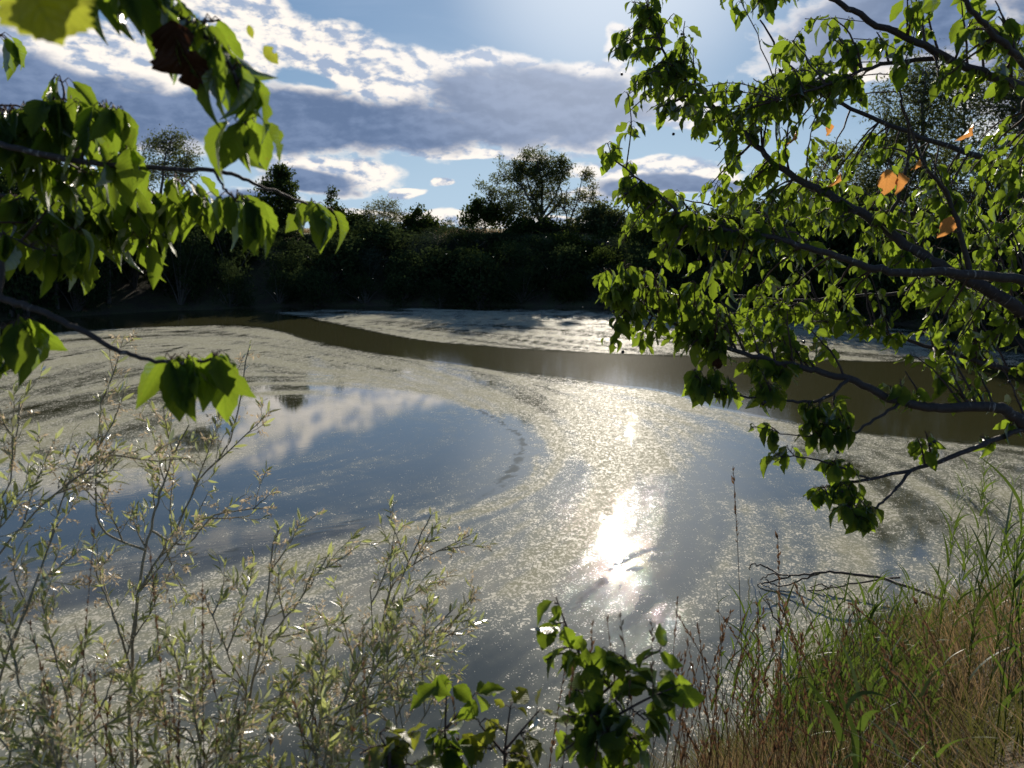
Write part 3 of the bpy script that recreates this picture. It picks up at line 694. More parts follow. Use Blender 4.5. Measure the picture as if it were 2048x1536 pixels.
def spray(rg, gl, tw, a, c, ra, nleaf, size, tmpls, spread=.6, **kw):
    """a twig from a to c carrying leaves along its outer part"""
    L = np.linalg.norm(c - a); up = rg.uniform(.02, .18) * L
    m = (a + c) / 2 + np.array([0, 0, up]) + rg.normal(size=3) * .05 * L
    q = bez(a, m, c, 8); q[1:-1] += rg.normal(size=(6, 3)) * .008 * min(L, .6)
    rr = np.linspace(ra, .0016, 8); tw.tube(q, rr, 5)
    s = 1 - spread * min(1.0, .22 / max(L, .05)) * rg.uniform(0, 1, nleaf) ** 1.0
    ix = np.clip(s * 7, 0, 6.999); i = ix.astype(int); fr = (ix - i)[:, None]
    pts = q[i] * (1 - fr) + q[i + 1] * fr
    tdir = unit(q[-1] - q[-3]); rd = rdir(rg, nleaf); rd -= tdir * (rd @ tdir)[:, None]; rd = unit(rd)
    hang_leaves(rg, gl, tw, pts, rd + tdir * .5, size, tmpls, **kw)

def limb(pts, r_a, r_b, wob=.004, seed=0, n=6):
    """pts: (px,py,depth) from root to tip -> smooth path (N,4)"""
    rg = np.random.default_rng(seed)
    q = cr(np.array([np.append(P(a, b, d) if not isinstance(a, np.ndarray) else a, 0) for a, b, d in pts]), n)
    q[1:-1, :3] += rg.normal(size=(len(q) - 2, 3)) * wob
    q[:, 3] = np.linspace(r_a, r_b, len(q)) ** 1.0
    return q

def attach(rg, limbs_arr, c, bias):
    d = np.linalg.norm(limbs_arr[:, :3] - c, axis=1) + bias * np.clip((c[0] - limbs_arr[:, 0]) * bias_sign, 0, None)
    return int(np.argmin(d))

# ---- right cherry
# trunk stands just outside the frame on the right
TRX, TRY = 2.75, 2.7
zb = float(terr(TRX, TRY))
cherry_r = thing('cherry_tree', (TRX, TRY, zb), 'big cherry tree reaching in from the right, with banded branches and a few orange leaves', 'tree')
tk = Geo(); tq = cr(np.array([(TRX, TRY, zb - .3), (TRX - .02, TRY, zb + .8), (TRX + .05, TRY + .05, 3.6), (TRX + .02, TRY + .15, 4.6), (TRX + .1, TRY + .2, 6.4)]), 6)
tk.tube(tq, np.linspace(.13, .055, len(tq)), 14); tk.build('trunk', M_bark, cherry_r, smooth=True)
def tp(z): i = int(np.argmin(np.abs(tq[:, 2] - z))); return tq[i]
RL = {}
def rl(name, z0, pts, ra, rb, sd):
    base = tp(z0)
    q = [np.append(base, 0)] + [np.append(P(*p), 0) for p in pts]
    q = cr(np.array(q), 7); rgx = np.random.default_rng(sd); q[2:-1, :3] += rgx.normal(size=(len(q) - 3, 3)) * (.003 if base[0] > 0 else .0012)
    q[:, 3] = np.linspace(ra, rb, len(q)) * (.78 if base[0] > 0 else .9); RL[name] = q
rl('a', 5.0, [(2120, 205, 2.45), (2048, 175, 2.4), (1950, 140, 2.35), (1850, 92, 2.3), (1720, 30, 2.25), (1640, -20, 2.2), (1560, -90, 2.15)], .024, .006, 1)
rl('b', 5.2, [(2150, 190, 2.2), (2048, 125, 2.1), (1960, 40, 2.0), (1900, -40, 1.95)], .020, .006, 2)
rl('c', 3.7, [(2180, 690, 2.7), (2048, 622, 2.65), (1950, 565, 2.65), (1850, 515, 2.7), (1760, 450, 2.75), (1680, 402, 2.8), (1600, 360, 2.85), (1530, 310, 2.9), (1470, 250, 2.95), (1400, 190, 3.0), (1340, 120, 3.0), (1300, 40, 3.0)], .034, .004, 3)
rl('d', 3.8, [(2180, 590, 2.5), (2048, 560, 2.45), (1900, 545, 2.4), (1780, 543, 2.4), (1680, 515, 2.4), (1580, 485, 2.4), (1480, 465, 2.45), (1390, 450, 2.5), (1310, 385, 2.5), (1210, 303, 2.55)], .024, .003, 4)
rl('e', 3.2, [(2160, 900, 2.5), (2075, 865, 2.45), (2030, 835, 2.4), (1985, 812, 2.4), (1880, 815, 2.4), (1790, 800, 2.4), (1710, 765, 2.4), (1620, 738, 2.45), (1520, 718, 2.45), (1420, 680, 2.5), (1330, 640, 2.55), (1240, 600, 2.6)], .030, .004, 5)
rl('g', 3.6, [(2180, 790, 2.9), (2048, 750, 2.9), (1950, 722, 2.9), (1850, 690, 2.95), (1745, 655, 3.0), (1640, 610, 3.1)], .020, .004, 6)
rl('h', 4.4, [(2200, 420, 3.0), (2060, 350, 3.1), (1920, 300, 3.2), (1780, 250, 3.2), (1650, 190, 3.2), (1570, 120, 3.2), (1520, 40, 3.2)], .022, .004, 7)
rl('i', 4.2, [(2200, 540, 3.5), (2060, 470, 3.6), (1900, 440, 3.7), (1740, 420, 3.8), (1600, 430, 3.8), (1480, 420, 3.8), (1370, 400, 3.8)], .024, .004, 8)
rl('j', 3.9, [(2200, 600, 3.6), (2060, 570, 3.7), (1900, 580, 3.7), (1740, 590, 3.8), (1600, 600, 3.8), (1460, 590, 3.9)], .022, .004, 9)
rl('k', 3.3, [(2150, 915, 2.42)], .02, .019, 10); RL.pop('k')
e = RL['e']; j0 = int(np.argmin(np.linalg.norm(e[:, :3] - P(2055, 852, 2.42), axis=1)))
def sub(name, parent, at_, pts, ra, rb, sd):
    E = RL[parent]; j = int(np.argmin(np.linalg.norm(E[:, :3] - P(*at_), axis=1)))
    q = cr(np.array([E[j]] + [np.append(P(*p), 0) for p in pts]), 7)
    rgx = np.random.default_rng(sd); q[2:-1, :3] += rgx.normal(size=(len(q) - 3, 3)) * .002
    q[:, 3] = np.linspace(ra, rb, len(q)) * .85; RL[name] = q
sub('k', 'e', (2055, 852, 2.42), [(1950, 895, 2.35), (1850, 932, 2.3), (1740, 958, 2.25), (1660, 970, 2.2), (1625, 985, 2.2)], .011, .002, 11)
sub('l', 'k', (1830, 940, 2.28), [(1790, 980, 2.2), (1755, 1012, 2.15), (1728, 1038, 2.12)], .006, .003, 12)
sub('m', 'e', (1800, 805, 2.4), [(1740, 845, 2.35), (1700, 870, 2.3), (1650, 872, 2.3), (1560, 868, 2.3)], .006, .002, 13)
sub('n', 'k', (1740, 958, 2.25), [(1650, 925, 2.2), (1580, 912, 2.2), (1550, 925, 2.2)], .004, .0015, 14)
sub('o', 'a', (1900, 115, 2.33), [(1760, 130, 2.4), (1650, 170, 2.45), (1560, 200, 2.5)], .009, .003, 15)
sub('p', 'e', (1700, 762, 2.4), [(1640, 800, 2.35), (1560, 800, 2.35), (1470, 790, 2.35), (1380, 780, 2.35)], .007, .002, 16)
sub('q', 'c', (1950, 565, 2.65), [(1900, 400, 2.6), (1850, 330, 2.5), (1800, 200, 2.45)], .012, .003, 17)
sub('s', 'c', (1780, 460, 2.75), [(1800, 380, 2.7), (1820, 280, 2.65), (1800, 180, 2.6), (1830, 60, 2.6)], .009, .002, 18)
allR = np.vstack(list(RL.values()))
rg = np.random.default_rng(21)
# clusters: (px, py, depth, leaves)
CL = []
def area(poly, n, d0, d1, nl=(5, 9), sd=0):
    rgx = np.random.default_rng(sd); poly = np.array(poly, float); k = 0
    lo, hi = poly.min(0), poly.max(0)
    while k < n:
        x, y = rgx.uniform(lo[0], hi[0]), rgx.uniform(lo[1], hi[1])
        if pdist(np.array(x), np.array(y), poly) < 0:
            CL.append((x, y, rgx.uniform(d0, d1), int(rgx.integers(*nl)))); k += 1
area([(1265, -10), (1320, -10), (1350, 40), (1390, 90), (1390, 140), (1330, 190), (1270, 160), (1215, 140), (1220, 90), (1258, 70)], 26, 2.8, 3.2, (5, 8), 1)
area([(1250, 165), (1400, 190), (1530, 160), (1560, 240), (1500, 300), (1420, 290), (1370, 285), (1290, 270), (1250, 230)], 44, 2.6, 3.2, (6, 9), 2)
area([(1440, -10), (1570, -10), (1540, 50), (1480, 60)], 7, 2.2, 2.6, (5, 8), 3)
area([(1540, 60), (1620, 30), (1650, 120), (1590, 220), (1530, 180)], 14, 2.5, 3.0, (6, 9), 4)
area([(1490, 110), (1640, 150), (1680, 230), (1600, 300), (1500, 250)], 18, 2.5, 3.0, (6, 9), 5)
area([(1640, 20), (1760, 60), (1850, 160), (1700, 200), (1640, 150)], 10, 2.3, 2.6, (5, 8), 6)
area([(1750, -10), (2048, -10), (2060, 120), (1960, 90), (1880, 60)], 16, 2.0, 2.4, (4, 7), 7)
area([(1850, 110), (2060, 200), (2060, 330), (1900, 260)], 7, 2.1, 2.5, (4, 7), 8)
area([(1250, 370), (1340, 400), (1460, 420), (1560, 440), (1600, 520), (1500, 520), (1400, 500), (1330, 500), (1230, 440)], 42, 2.4, 2.8, (6, 9), 9)
area([(1400, 330), (1560, 330), (1640, 430), (1500, 460), (1380, 420)], 22, 2.8, 3.8, (6, 9), 10)
area([(1560, 400), (1700, 330), (1900, 300), (2070, 330), (2070, 620), (1900, 640), (1700, 560), (1560, 540)], 150, 2.6, 4.2, (6, 9), 11)
area([(1190, 540), (1300, 530), (1420, 560), (1480, 620), (1420, 660), (1330, 640), (1250, 610), (1190, 590)], 44, 2.35, 2.7, (6, 9), 12)
area([(1420, 600), (1560, 580), (1700, 620), (1700, 670), (1560, 690), (1440, 680)], 34, 2.4, 3.2, (6, 9), 13)
area([(1210, 680), (1300, 660), (1420, 690), (1500, 720), (1450, 740), (1340, 730), (1240, 720)], 16, 2.4, 2.6, (5, 8), 14)
area([(1330, 745), (1560, 755), (1600, 790), (1500, 790), (1400, 775)], 17, 2.3, 2.45, (6, 9), 15)
area([(1600, 640), (1800, 640), (1980, 690), (2060, 740), (2060, 770), (1900, 730), (1700, 690)], 22, 2.5, 3.1, (5, 8), 16)
area([(1790, 720), (1980, 740), (1960, 780), (1850, 760)], 7, 2.4, 2.8, (4, 7), 17)
area([(1600, 840), (1700, 820), (1720, 870), (1620, 880)], 7, 2.25, 2.35, (6, 8), 18)
area([(1640, 985), (1740, 1000), (1745, 1030), (1640, 1030)], 6, 2.1, 2.2, (5, 7), 19)
area([(1900, 600), (2060, 620), (2060, 700), (1900, 680)], 12, 2.8, 3.8, (6, 9), 20)
CL += [(1225, 600, 2.5, 7), (1200, 560, 2.5, 6), (1215, 305, 2.55, 4), (1225, 320, 2.55, 3), (1255, 345, 2.55, 3), (1240, 385, 2.5, 6), (1275, 390, 2.5, 6), (1230, 470, 2.5, 6), (1245, 505, 2.5, 5),
       (1222, 695, 2.45, 5), (1505, 872, 2.3, 3), (1530, 868, 2.3, 3), (1640, 840, 2.3, 7), (1680, 840, 2.3, 6), (1660, 880, 2.3, 6), (1550, 925, 2.2, 3), (1575, 915, 2.2, 3), (1665, 940, 2.2, 6), (1700, 945, 2.2, 5),
       (1850, 880, 2.3, 7), (1835, 895, 2.3, 5), (1780, 790, 2.4, 4), (1800, 775, 2.4, 4), (1635, 1000, 2.15, 5), (1720, 1040, 2.12, 7), (1690, 1040, 2.12, 7), (1655, 1010, 2.12, 6), (1740, 1035, 2.12, 5),
       (1290, 180, 3.0, 6), (1255, 130, 3.0, 6), (1220, 125, 3.0, 4), (1280, 20, 3.0, 6), (1300, 60, 3.0, 6), (1370, 60, 3.0, 5), (1385, 110, 3.0, 4), (1260, 205, 3, 5), (1255, 245, 3, 5),
       (1325, 470, 2.5, 6), (1430, 320, 2.7, 6), (1435, 350, 2.7, 5), (1885, 770, 2.5, 5), (1810, 990 - 230, 2.5, 5), (2020, 870, 2.4, 4), (1960, 1020 - 130, 2.4, 3)]
def dress(parent, clusters, size, pick, ra_max, twr, sides, side_sign, dz, **kw):
    names = list(RL); own = np.concatenate([np.full(len(RL[k]), i) for i, k in enumerate(names)]); arr = np.vstack([RL[k] for k in names])
    GL = [Geo() for _ in names]; TW = [Geo() for _ in names]
    for (px, py, d, nl) in clusters:
        c = P(px, py - dz, d)
        dd = np.linalg.norm(arr[:, :3] - c, axis=1) + 1.2 * np.clip(side_sign * (c[0] - arr[:, 0]) + .02, 0, None)
        j = int(np.argmin(dd))
        spray(rg, GL[own[j]], TW[own[j]], arr[j, :3], c, min(arr[j, 3] * .8, ra_max), nl, size(py) if callable(size) else size, pick(d), **kw)
    for i, k in enumerate(names):
        TW[i].tube(RL[k][:, :3], RL[k][:, 3], sides, 2); o = TW[i].build('branch', [M_twig, M_twig, M_bark], parent, smooth=True)
        if GL[i].n: GL[i].build('foliage', M_cherry, parent, smooth=True).parent = o
CL = [(a, b, d, n + 2) for a, b, d, n in CL]
dress(cherry_r, CL, .062, lambda d: CHS if d > 3.1 else CH, .0042, .0045, 10, 1, 18, spread=.9, pet=(.012, .028))
# withered leaves and berries
def single_leaf(name, parent, px, py, d, size, m_, tm, rgx, Yv=(0, 0, -1), Zv=(0, -1, .3), label=None, wd=1.0, tint=.5):
    g_ = Geo(); g_.inst(tm, P(px, py, d)[None], np.array([Yv], float), np.array([Zv], float), size, np.array([tint]), 0, wd)
    o = g_.build(name, m_, parent, smooth=True)
    if label: o['label'] = label
    return o
rgx = np.random.default_rng(3)
for (px, py, d, s, Yv, Zv, lb) in [(1775, 338, 2.2, .085, (.1, .1, -1), (-.3, -1, .3), 'large orange withered leaf, the biggest of the orange ones'),
                               (1797, 345, 2.2, .07, (.3, 0, -1), (.4, -1, .1), 'orange withered leaf overlapping the biggest orange one'),
                               (1902, 432, 2.2, .072, (-.3, 0, -1), (.1, -1, .4), 'pinkish orange withered leaf below the biggest orange one'),
                               (1680, 345, 2.6, .06, (-.3, 0, -1), (.7, -.7, 0), 'narrow orange withered leaf left of the biggest orange one'),
                               (1945, 248, 2.5, .07, (-.4, 0, -1), (.8, -.6, .1), 'twisted orange withered leaf at upper right'),
                               (1840, 318, 2.6, .045, (-.3, 0, -1), (.5, -.8, 0), 'small orange withered leaf right of the biggest orange one'),
                               (1655, 245, 2.7, .05, (.3, 0, -1), (.3, -1, 0), 'small reddish withered leaf near the top of the crown'),
                               (1592, 262, 2.7, .055, (-.2, 0, -1), (.8, -.5, 0), 'faded red withered leaf left among green leaves'),
                               (1437, 716, 2.4, .05, (0, .2, -1), (-.3, -1, .2), 'brown curled leaf on the lower branch')]:
    single_leaf('withered_leaf', cherry_r, px, py, d, s, M_dead if py != 716 else M_deaddark, leaf_tmpl(14, .32, .22, .4, .18, serr=.05, seed=int(px), bites=((), (9, 10))), rgx, Yv, Zv, lb)
bm_ = None
import bmesh
bmm = bmesh.new(); bmesh.ops.create_icosphere(bmm, subdivisions=2, radius=.0055); bme = bpy.data.meshes.new('berry'); bmm.to_mesh(bme); bme.materials.append(M_berry)
for pl in bme.polygons: pl.use_smooth = True
for i in range(60):
    px, py, d, _ = CL[int(rgx.integers(len(CL)))]
    o = bpy.data.objects.new('berry', bme); sc.collection.objects.link(o); o.parent = cherry_r
    o.location = P(px + rgx.uniform(-25, 25), py + rgx.uniform(0, 30), d - .05) - np.array(cherry_r.location)

# ---- left cherry
LRX, LRY = -1.9, 1.25
zb = float(terr(LRX, LRY))
cherry_l = thing('cherry_tree', (LRX, LRY, zb), 'nearer cherry tree reaching in from the left, thin twigs hung with large backlit leaves', 'tree')
tk = Geo(); tq = cr(np.array([(LRX, LRY, zb - .3), (LRX + .05, LRY, zb + .9), (LRX, LRY + .05, 4.1), (LRX + .05, LRY + .1, 5.4), (LRX, LRY, 6.2)]), 6)
tk.tube(tq, np.linspace(.09, .04, len(tq)), 12); tk.build('trunk', M_bark, cherry_l, smooth=True)
RL = {}
rl('a', 4.2, [(-150, 265, 1.35), (0, 290, 1.3), (160, 322, 1.28), (330, 338, 1.3), (440, 342, 1.32), (520, 372, 1.38), (610, 406, 1.45), (632, 418, 1.46)], .0075, .0018, 31)
rl('b', 4.3, [(-150, 200, 1.4), (0, 226, 1.36), (60, 226, 1.34), (105, 212, 1.34), (128, 195, 1.34), (124, 168, 1.34)], .006, .002, 32)
rl('c', 5.0, [(100, -150, 1.3), (280, -40, 1.12), (345, 20, 1.08), (385, 55, 1.06), (430, 90, 1.05), (470, 150, 1.06), (495, 232, 1.08), (482, 262, 1.08)], .007, .0018, 33)
rl('d', 4.0, [(-150, 430, 1.5), (0, 468, 1.46), (80, 500, 1.45), (150, 520, 1.45)], .0055, .0018, 34)
rl('e', 4.0, [(-150, 380, 1.7), (0, 392, 1.7), (90, 400, 1.7), (200, 420, 1.65), (300, 440, 1.6), (380, 400, 1.6)], .006, .002, 35)
rl('f', 3.7, [(-120, 545, 1.25), (0, 595, 1.22), (75, 620, 1.2), (150, 655, 1.2), (235, 700, 1.2), (300, 719, 1.2), (370, 726, 1.2), (430, 716, 1.2)], .0085, .0022, 36)
rl('g', 3.8, [(-150, 640, 1.3), (-20, 655, 1.3), (40, 648, 1.3)], .004, .002, 37)
rl('h', 4.6, [(-150, 60, 1.6), (-20, 80, 1.6)], .005, .002, 38)
sub('i', 'a', (155, 320, 1.28), [(190, 265, 1.27), (215, 222, 1.27)], .0035, .002, 41)
sub('j', 'a', (428, 342, 1.32), [(448, 375, 1.3), (470, 402, 1.28)], .003, .002, 42)
rg = np.random.default_rng(8)
CLL = [(124, 165, 1.34, 5), (110, 210, 1.33, 8), (60, 222, 1.34, 7), (20, 235, 1.34, 7), (150, 215, 1.32, 6), (215, 220, 1.27, 7), (240, 225, 1.27, 4), (180, 280, 1.3, 4),
       (472, 400, 1.28, 7), (490, 405, 1.28, 4), (628, 412, 1.46, 6), (640, 425, 1.46, 3), (484, 258, 1.08, 3), (495, 240, 1.08, 2),
       (380, 722, 1.2, 6), (350, 722, 1.2, 5), (430, 716, 1.2, 5), (45, 648, 1.3, 6), (20, 650, 1.3, 3), (0, 735, 1.28, 3),
       (150, 520, 1.45, 5), (100, 505, 1.45, 5), (60, 495, 1.45, 5), (10, 480, 1.45, 6), (280, 490, 1.55, 6), (300, 500, 1.55, 4), (0, 75, 1.6, 6),
       (350, 360, 1.45, 5), (380, 385, 1.5, 5), (410, 400, 1.5, 4), (260, 370, 1.5, 7), (220, 385, 1.5, 6), (300, 395, 1.55, 6), (180, 400, 1.55, 7), (130, 380, 1.5, 7), (80, 390, 1.55, 7), (30, 400, 1.55, 7),
       (20, 330, 1.4, 6), (70, 340, 1.4, 7), (120, 345, 1.4, 6), (170, 350, 1.4, 6), (210, 420, 1.6, 6), (100, 440, 1.6, 6), (40, 440, 1.6, 7), (160, 450, 1.6, 6), (340, 400, 1.6, 5),
       (215, 335, 1.3, 5), (10, 270, 1.35, 6), (60, 280, 1.35, 5), (200, 460, 1.6, 4), (255, 300, 1.3, 3),
       (400, 60, 1.05, 7), (440, 100, 1.05, 6), (380, 50, 1.08, 6), (465, 140, 1.06, 5), (480, 165, 1.06, 3), (340, 20, 1.08, 3),
       (230, -35, 1.0, 5), (270, -20, 1.0, 5), (200, -50, .95, 5), (310, -30, 1.05, 4), (440, 40, 1.1, 3)]
r9 = np.random.default_rng(99)
for _ in range(22):
    x, y = r9.uniform(-20, 430), r9.uniform(330, 500)
    if x > 250 and y > 440: continue
    CLL.append((x, y, r9.uniform(1.4, 1.75), 6))
for _ in range(8): CLL.append((r9.uniform(-10, 260), r9.uniform(225, 300), r9.uniform(1.3, 1.5), 5))
CLL = [(a, b, d, n) for a, b, d, n in CLL]
dress(cherry_l, [(a, b, d, n + 1) for a, b, d, n in CLL], (lambda py: .094 if py > 600 else .080), lambda d: CH, .0022, .002, 8, -1, 0, spread=.55, pet=(.018, .035), down=1.2, jit=.25, ws=(.62, .92))
LOB = leaf_tmpl(22, .46, .1, .1, .35, serr=.10, seed=9)
single_leaf('young_leaf', cherry_l, 20, -90, .62, .075, M_young, LOB, rgx, (.45, .05, -1), (-.1, -1, .3), 'large blurred yellow-green leaf closest to the viewer', 1.0, .9)
single_leaf('young_leaf', cherry_l, 128, -60, .64, .060, M_young, LOB, rgx, (-.3, .05, -1), (.2, -1, .2), 'second blurred yellow-green leaf at the top corner', 1.0, .8)
single_leaf('withered_leaf', cherry_l, 345, 40, 1.0, .10, M_deaddark, leaf_tmpl(20, .34, .25, .35, .35, serr=.06, seed=7, bites=((8,), (13,))), rgx, (.15, .1, -1), (-.3, -1, .3), 'dark brown withered leaf with ragged rusty edge')
single_leaf('young_leaf', cherry_l, 528, 92, 1.05, .032, M_young, CH[3], rgx, (.6, 0, -.8), (0, -1, .2), 'small yellow leaf at the tip of the top twig', 1.0, .9)
single_leaf('young_leaf', cherry_l, 497, 50, 1.05, .018, M_young, CH[1], rgx, (.2, 0, -.8), (0, -1, .2), 'tiny yellow leaf on the top twig', 1.0, .9)

# ---------------------------------------------------------------- willow saplings in front of the water
def willow(label, stems, seed, twigs=1.0, leaf=.043, cat='sapling', name='willow_sapling', r0=.008):
    r0 *= .6
    rg = np.random.default_rng(seed)
    b = P(*stems[0][0]); zt = float(terr(b[0], b[1])); t = thing(name, (b[0], b[1], zt), label, cat, None)
    st = Geo(); lf = Geo(); ck = Geo()
    def foliate(q, dens, s):
        L = np.concatenate([[0], np.cumsum(np.linalg.norm(np.diff(q, axis=0), axis=1))]); n = max(2, int(L[-1] / dens))
        ss = rg.uniform(0.15, 1, n) * L[-1]; ss[-2:] = L[-1]
        pts = np.stack([np.interp(ss, L, q[:, k]) for k in range(3)], -1)
        td = unit(q[-1] - q[0]); rd = rdir(rg, n); rd -= td * (rd @ td)[:, None]; rd = unit(rd)
        Yv = unit(rd * .8 + td * .9 + np.array([0, 0, .1])); ti = rg.integers(0, 2, n)
        for k2 in (0, 1):
            m_ = ti == k2; lf.inst(WL[k2], pts[m_], Yv[m_], unit(rg.normal(size=(m_.sum(), 3)) * .7 + np.array([0, 0, .8])), s * rg.uniform(.5, 1.25, m_.sum()), np.clip(rg.normal(.5, .3, m_.sum()), 0, 1))
        for _ in range(rg.poisson(L[-1] * 12)):            # spent catkins
            s0 = rg.uniform(.2, .95) * L[-1]; p = np.array([np.interp(s0, L, q[:, k]) for k in range(3)])
            d = unit(rdir(rg, 1)[0] * .8 + td * .5); m2 = 14; pp = p + d * np.linspace(0, .032, m2)[:, None]
            lf.inst(QN, pp, rdir(rg, m2) + d * .5, rdir(rg, m2), rg.uniform(.008, .018, m2), rg.uniform(0, 1, m2), 1)
    def grow(q, r1, r2, lvl, space):
        q = np.asarray(q); n = len(q); q[1:-1] += rg.normal(size=(n - 2, 3)) * .0012
        st.tube(q, np.linspace(r1, r2, n), 6 if lvl == 0 else 4)
        L = np.concatenate([[0], np.cumsum(np.linalg.norm(np.diff(q, axis=0), axis=1))]); tot = L[-1]
        if lvl < 2:
            s0 = tot * .12
            while s0 < tot * .96:
                p = np.array([np.interp(s0, L, q[:, k]) for k in range(3)]); i = min(int(np.searchsorted(L, s0)), n - 1); td = unit(q[i] - q[max(i - 1, 0)])
                rd = rdir(rg, 1)[0]; rd -= td * rd.dot(td); rd = unit(rd); rd[1] *= .6
                ln = (rg.uniform(.09, .26) if lvl == 0 else rg.uniform(.04, .10)) * (1.15 - .5 * s0 / tot)
                e_ = p + unit(td * .9 + rd * rg.uniform(.5, 1.0) + np.array([0, 0, .12])) * ln
                grow(bez(p, (p + e_) / 2 + rd * ln * .12, e_, 6), r2 * 1.1 if lvl else .0022, .0008, lvl + 1, space)
                s0 += rg.uniform(.6, 1.4) * (space if lvl == 0 else .05)
        if lvl >= 1: foliate(q, .0095 / twigs, leaf * .78)
        else: foliate(q[int(n * .6):], .03, leaf * .78)
    for i, s in enumerate(stems):
        q = [P(*p) for p in s]
        if i == 0 or s[0][1] > 1500:
            z0 = float(terr(q[0][0], q[0][1] )); q = [np.array([q[0][0], q[0][1], z0 - .05])] + q
        q = cr(np.array(q), 6)
        grow(q, r0 if i == 0 else r0 * .6, .0015, 0, .082 / twigs)
    st.build('stem', M_wbark, t, smooth=True); lf.build('foliage', [M_willow, M_catkin], t)
    return t
willow('tall willow sapling with the thickest pale stem, forking high over the water at left', [[(268, 1560, 1.75), (262, 1380, 1.8), (275, 1200, 1.85), (300, 1060, 1.9), (330, 960, 1.95), (352, 900, 2.0), (378, 850, 2.0)],
        [(278, 1180, 1.85), (340, 1080, 1.9), (400, 960, 1.95), (460, 880, 2.0), (500, 690, 2.05)], [(290, 1100, 1.88), (200, 1050, 1.85), (195, 900, 1.9), (205, 790, 1.95)],
        [(300, 1060, 1.9), (370, 1090, 1.95), (430, 1030, 2.0), (540, 1015, 2.05)], [(262, 1340, 1.8), (235, 1250, 1.78), (210, 1190, 1.8), (180, 1120, 1.8)]], 51, .85, .04, r0=.0085)
willow('slender willow sapling leaning right with an arching tip over the glinting water', [[(600, 1600, 1.7), (690, 1400, 1.85), (760, 1260, 1.95), (810, 1140, 2.0), (862, 1030, 2.05)],
        [(760, 1260, 1.95), (800, 1150, 2.0), (940, 1070, 2.05)], [(690, 1400, 1.85), (745, 1330, 1.85), (740, 1180, 1.9)], [(720, 1340, 1.9), (860, 1290, 1.95), (920, 1230, 1.95)]], 52, .9, .04, r0=.006)
willow('upright willow sapling with a single pointed tip in the middle of the lower left', [[(480, 1600, 1.6), (500, 1400, 1.7), (530, 1230, 1.75), (545, 1100, 1.8), (556, 1060, 1.8)],
        [(500, 1400, 1.7), (430, 1250, 1.75), (410, 1190, 1.8)], [(515, 1300, 1.72), (600, 1200, 1.75), (660, 1105, 1.8)]], 53, .95, .042, r0=.006)
willow('willow sapling at the left edge with fan of thin stems', [[(-30, 1600, 1.5), (0, 1360, 1.55), (60, 1200, 1.6), (110, 1060, 1.7)], [(0, 1380, 1.55), (-40, 1100, 1.6), (20, 960, 1.7), (40, 800, 1.75)],
        [(20, 1300, 1.6), (90, 1110, 1.7), (160, 900, 1.8)], [(-60, 1200, 1.6), (20, 1080, 1.7), (120, 980, 1.75), (230, 900, 1.8)]], 54, .85, .045, r0=.0065)
willow('bushy willow sapling filling the bottom left corner', [[(120, 1640, 1.35), (140, 1500, 1.45), (130, 1380, 1.5), (100, 1280, 1.55)], [(140, 1500, 1.45), (200, 1420, 1.5), (230, 1340, 1.55)], [(130, 1450, 1.48), (50, 1400, 1.5), (30, 1320, 1.5)],
        [(125, 1560, 1.4), (20, 1500, 1.45), (-20, 1450, 1.45)]], 55, 1.3, .04, r0=.005)
willow('bushy willow sapling at the bottom between two taller saplings', [[(400, 1640, 1.5), (400, 1500, 1.55), (380, 1400, 1.6), (370, 1320, 1.65)], [(400, 1520, 1.55), (460, 1440, 1.6), (480, 1370, 1.65)], [(400, 1540, 1.55), (340, 1460, 1.6), (320, 1400, 1.62)]], 56, 1.3, .04, r0=.005)
willow('bushy willow sapling with silvery leaves at the bottom, right of the upright one', [[(640, 1660, 1.5), (630, 1520, 1.6), (640, 1420, 1.65), (620, 1320, 1.7)], [(632, 1520, 1.6), (690, 1450, 1.65), (720, 1400, 1.65)], [(632, 1520, 1.6), (570, 1440, 1.65), (560, 1380, 1.65)],
        [(640, 1440, 1.6), (760, 1380, 1.7), (830, 1300, 1.75), (905, 1220, 1.8)]], 57, 1.3, .042, r0=.005)
willow('grey-green willow sapling at the bottom right of the willow thicket', [[(800, 1680, 1.6), (800, 1520, 1.7), (790, 1420, 1.75), (770, 1340, 1.8)], [(800, 1500, 1.7), (850, 1430, 1.75), (880, 1370, 1.8)], [(795, 1460, 1.75), (720, 1400, 1.8), (690, 1340, 1.8)]], 58, 1.0, .04, r0=.005)

# ---------------------------------------------------------------- broadleaf saplings at the bottom
def broad(label, stems, cl, seed, size=.075, m=None, name='cherry_sapling', extra=None):
    global RL
    rg = np.random.default_rng(seed); b = P(*stems[0][0]); zt = float(terr(b[0], b[1]))
    t = thing(name, (b[0], b[1], zt), label, 'sapling'); gl = Geo(); tw = Geo(); A = []
    for i, s in enumerate(stems):
        q = [P(*p) for p in s]
        if i == 0: q = [np.array([b[0], b[1], zt - .05])] + q
        q = cr(np.array(q), 6); rr = np.linspace(.0045 if i == 0 else .003, .0014, len(q)); tw.tube(q, rr, 6); A.append(np.c_[q, rr])
    A = np.vstack(A)
    for (px, py, d, nl) in cl:
        c = P(px, py, d); j = int(np.argmin(np.linalg.norm(A[:, :3] - c, axis=1) + .8 * np.clip(A[:, 2] - c[2], 0, None)))
        spray(rg, gl, tw, A[j, :3], c, .0018, nl, size, CH, spread=.8, down=.35, pet=(.012, .025), ws=(1.0, 1.35), tintm=.4)
    tw.build('stem', [M_twig, M_twig], t); gl.build('foliage', m or M_cherry, t, smooth=True); return t
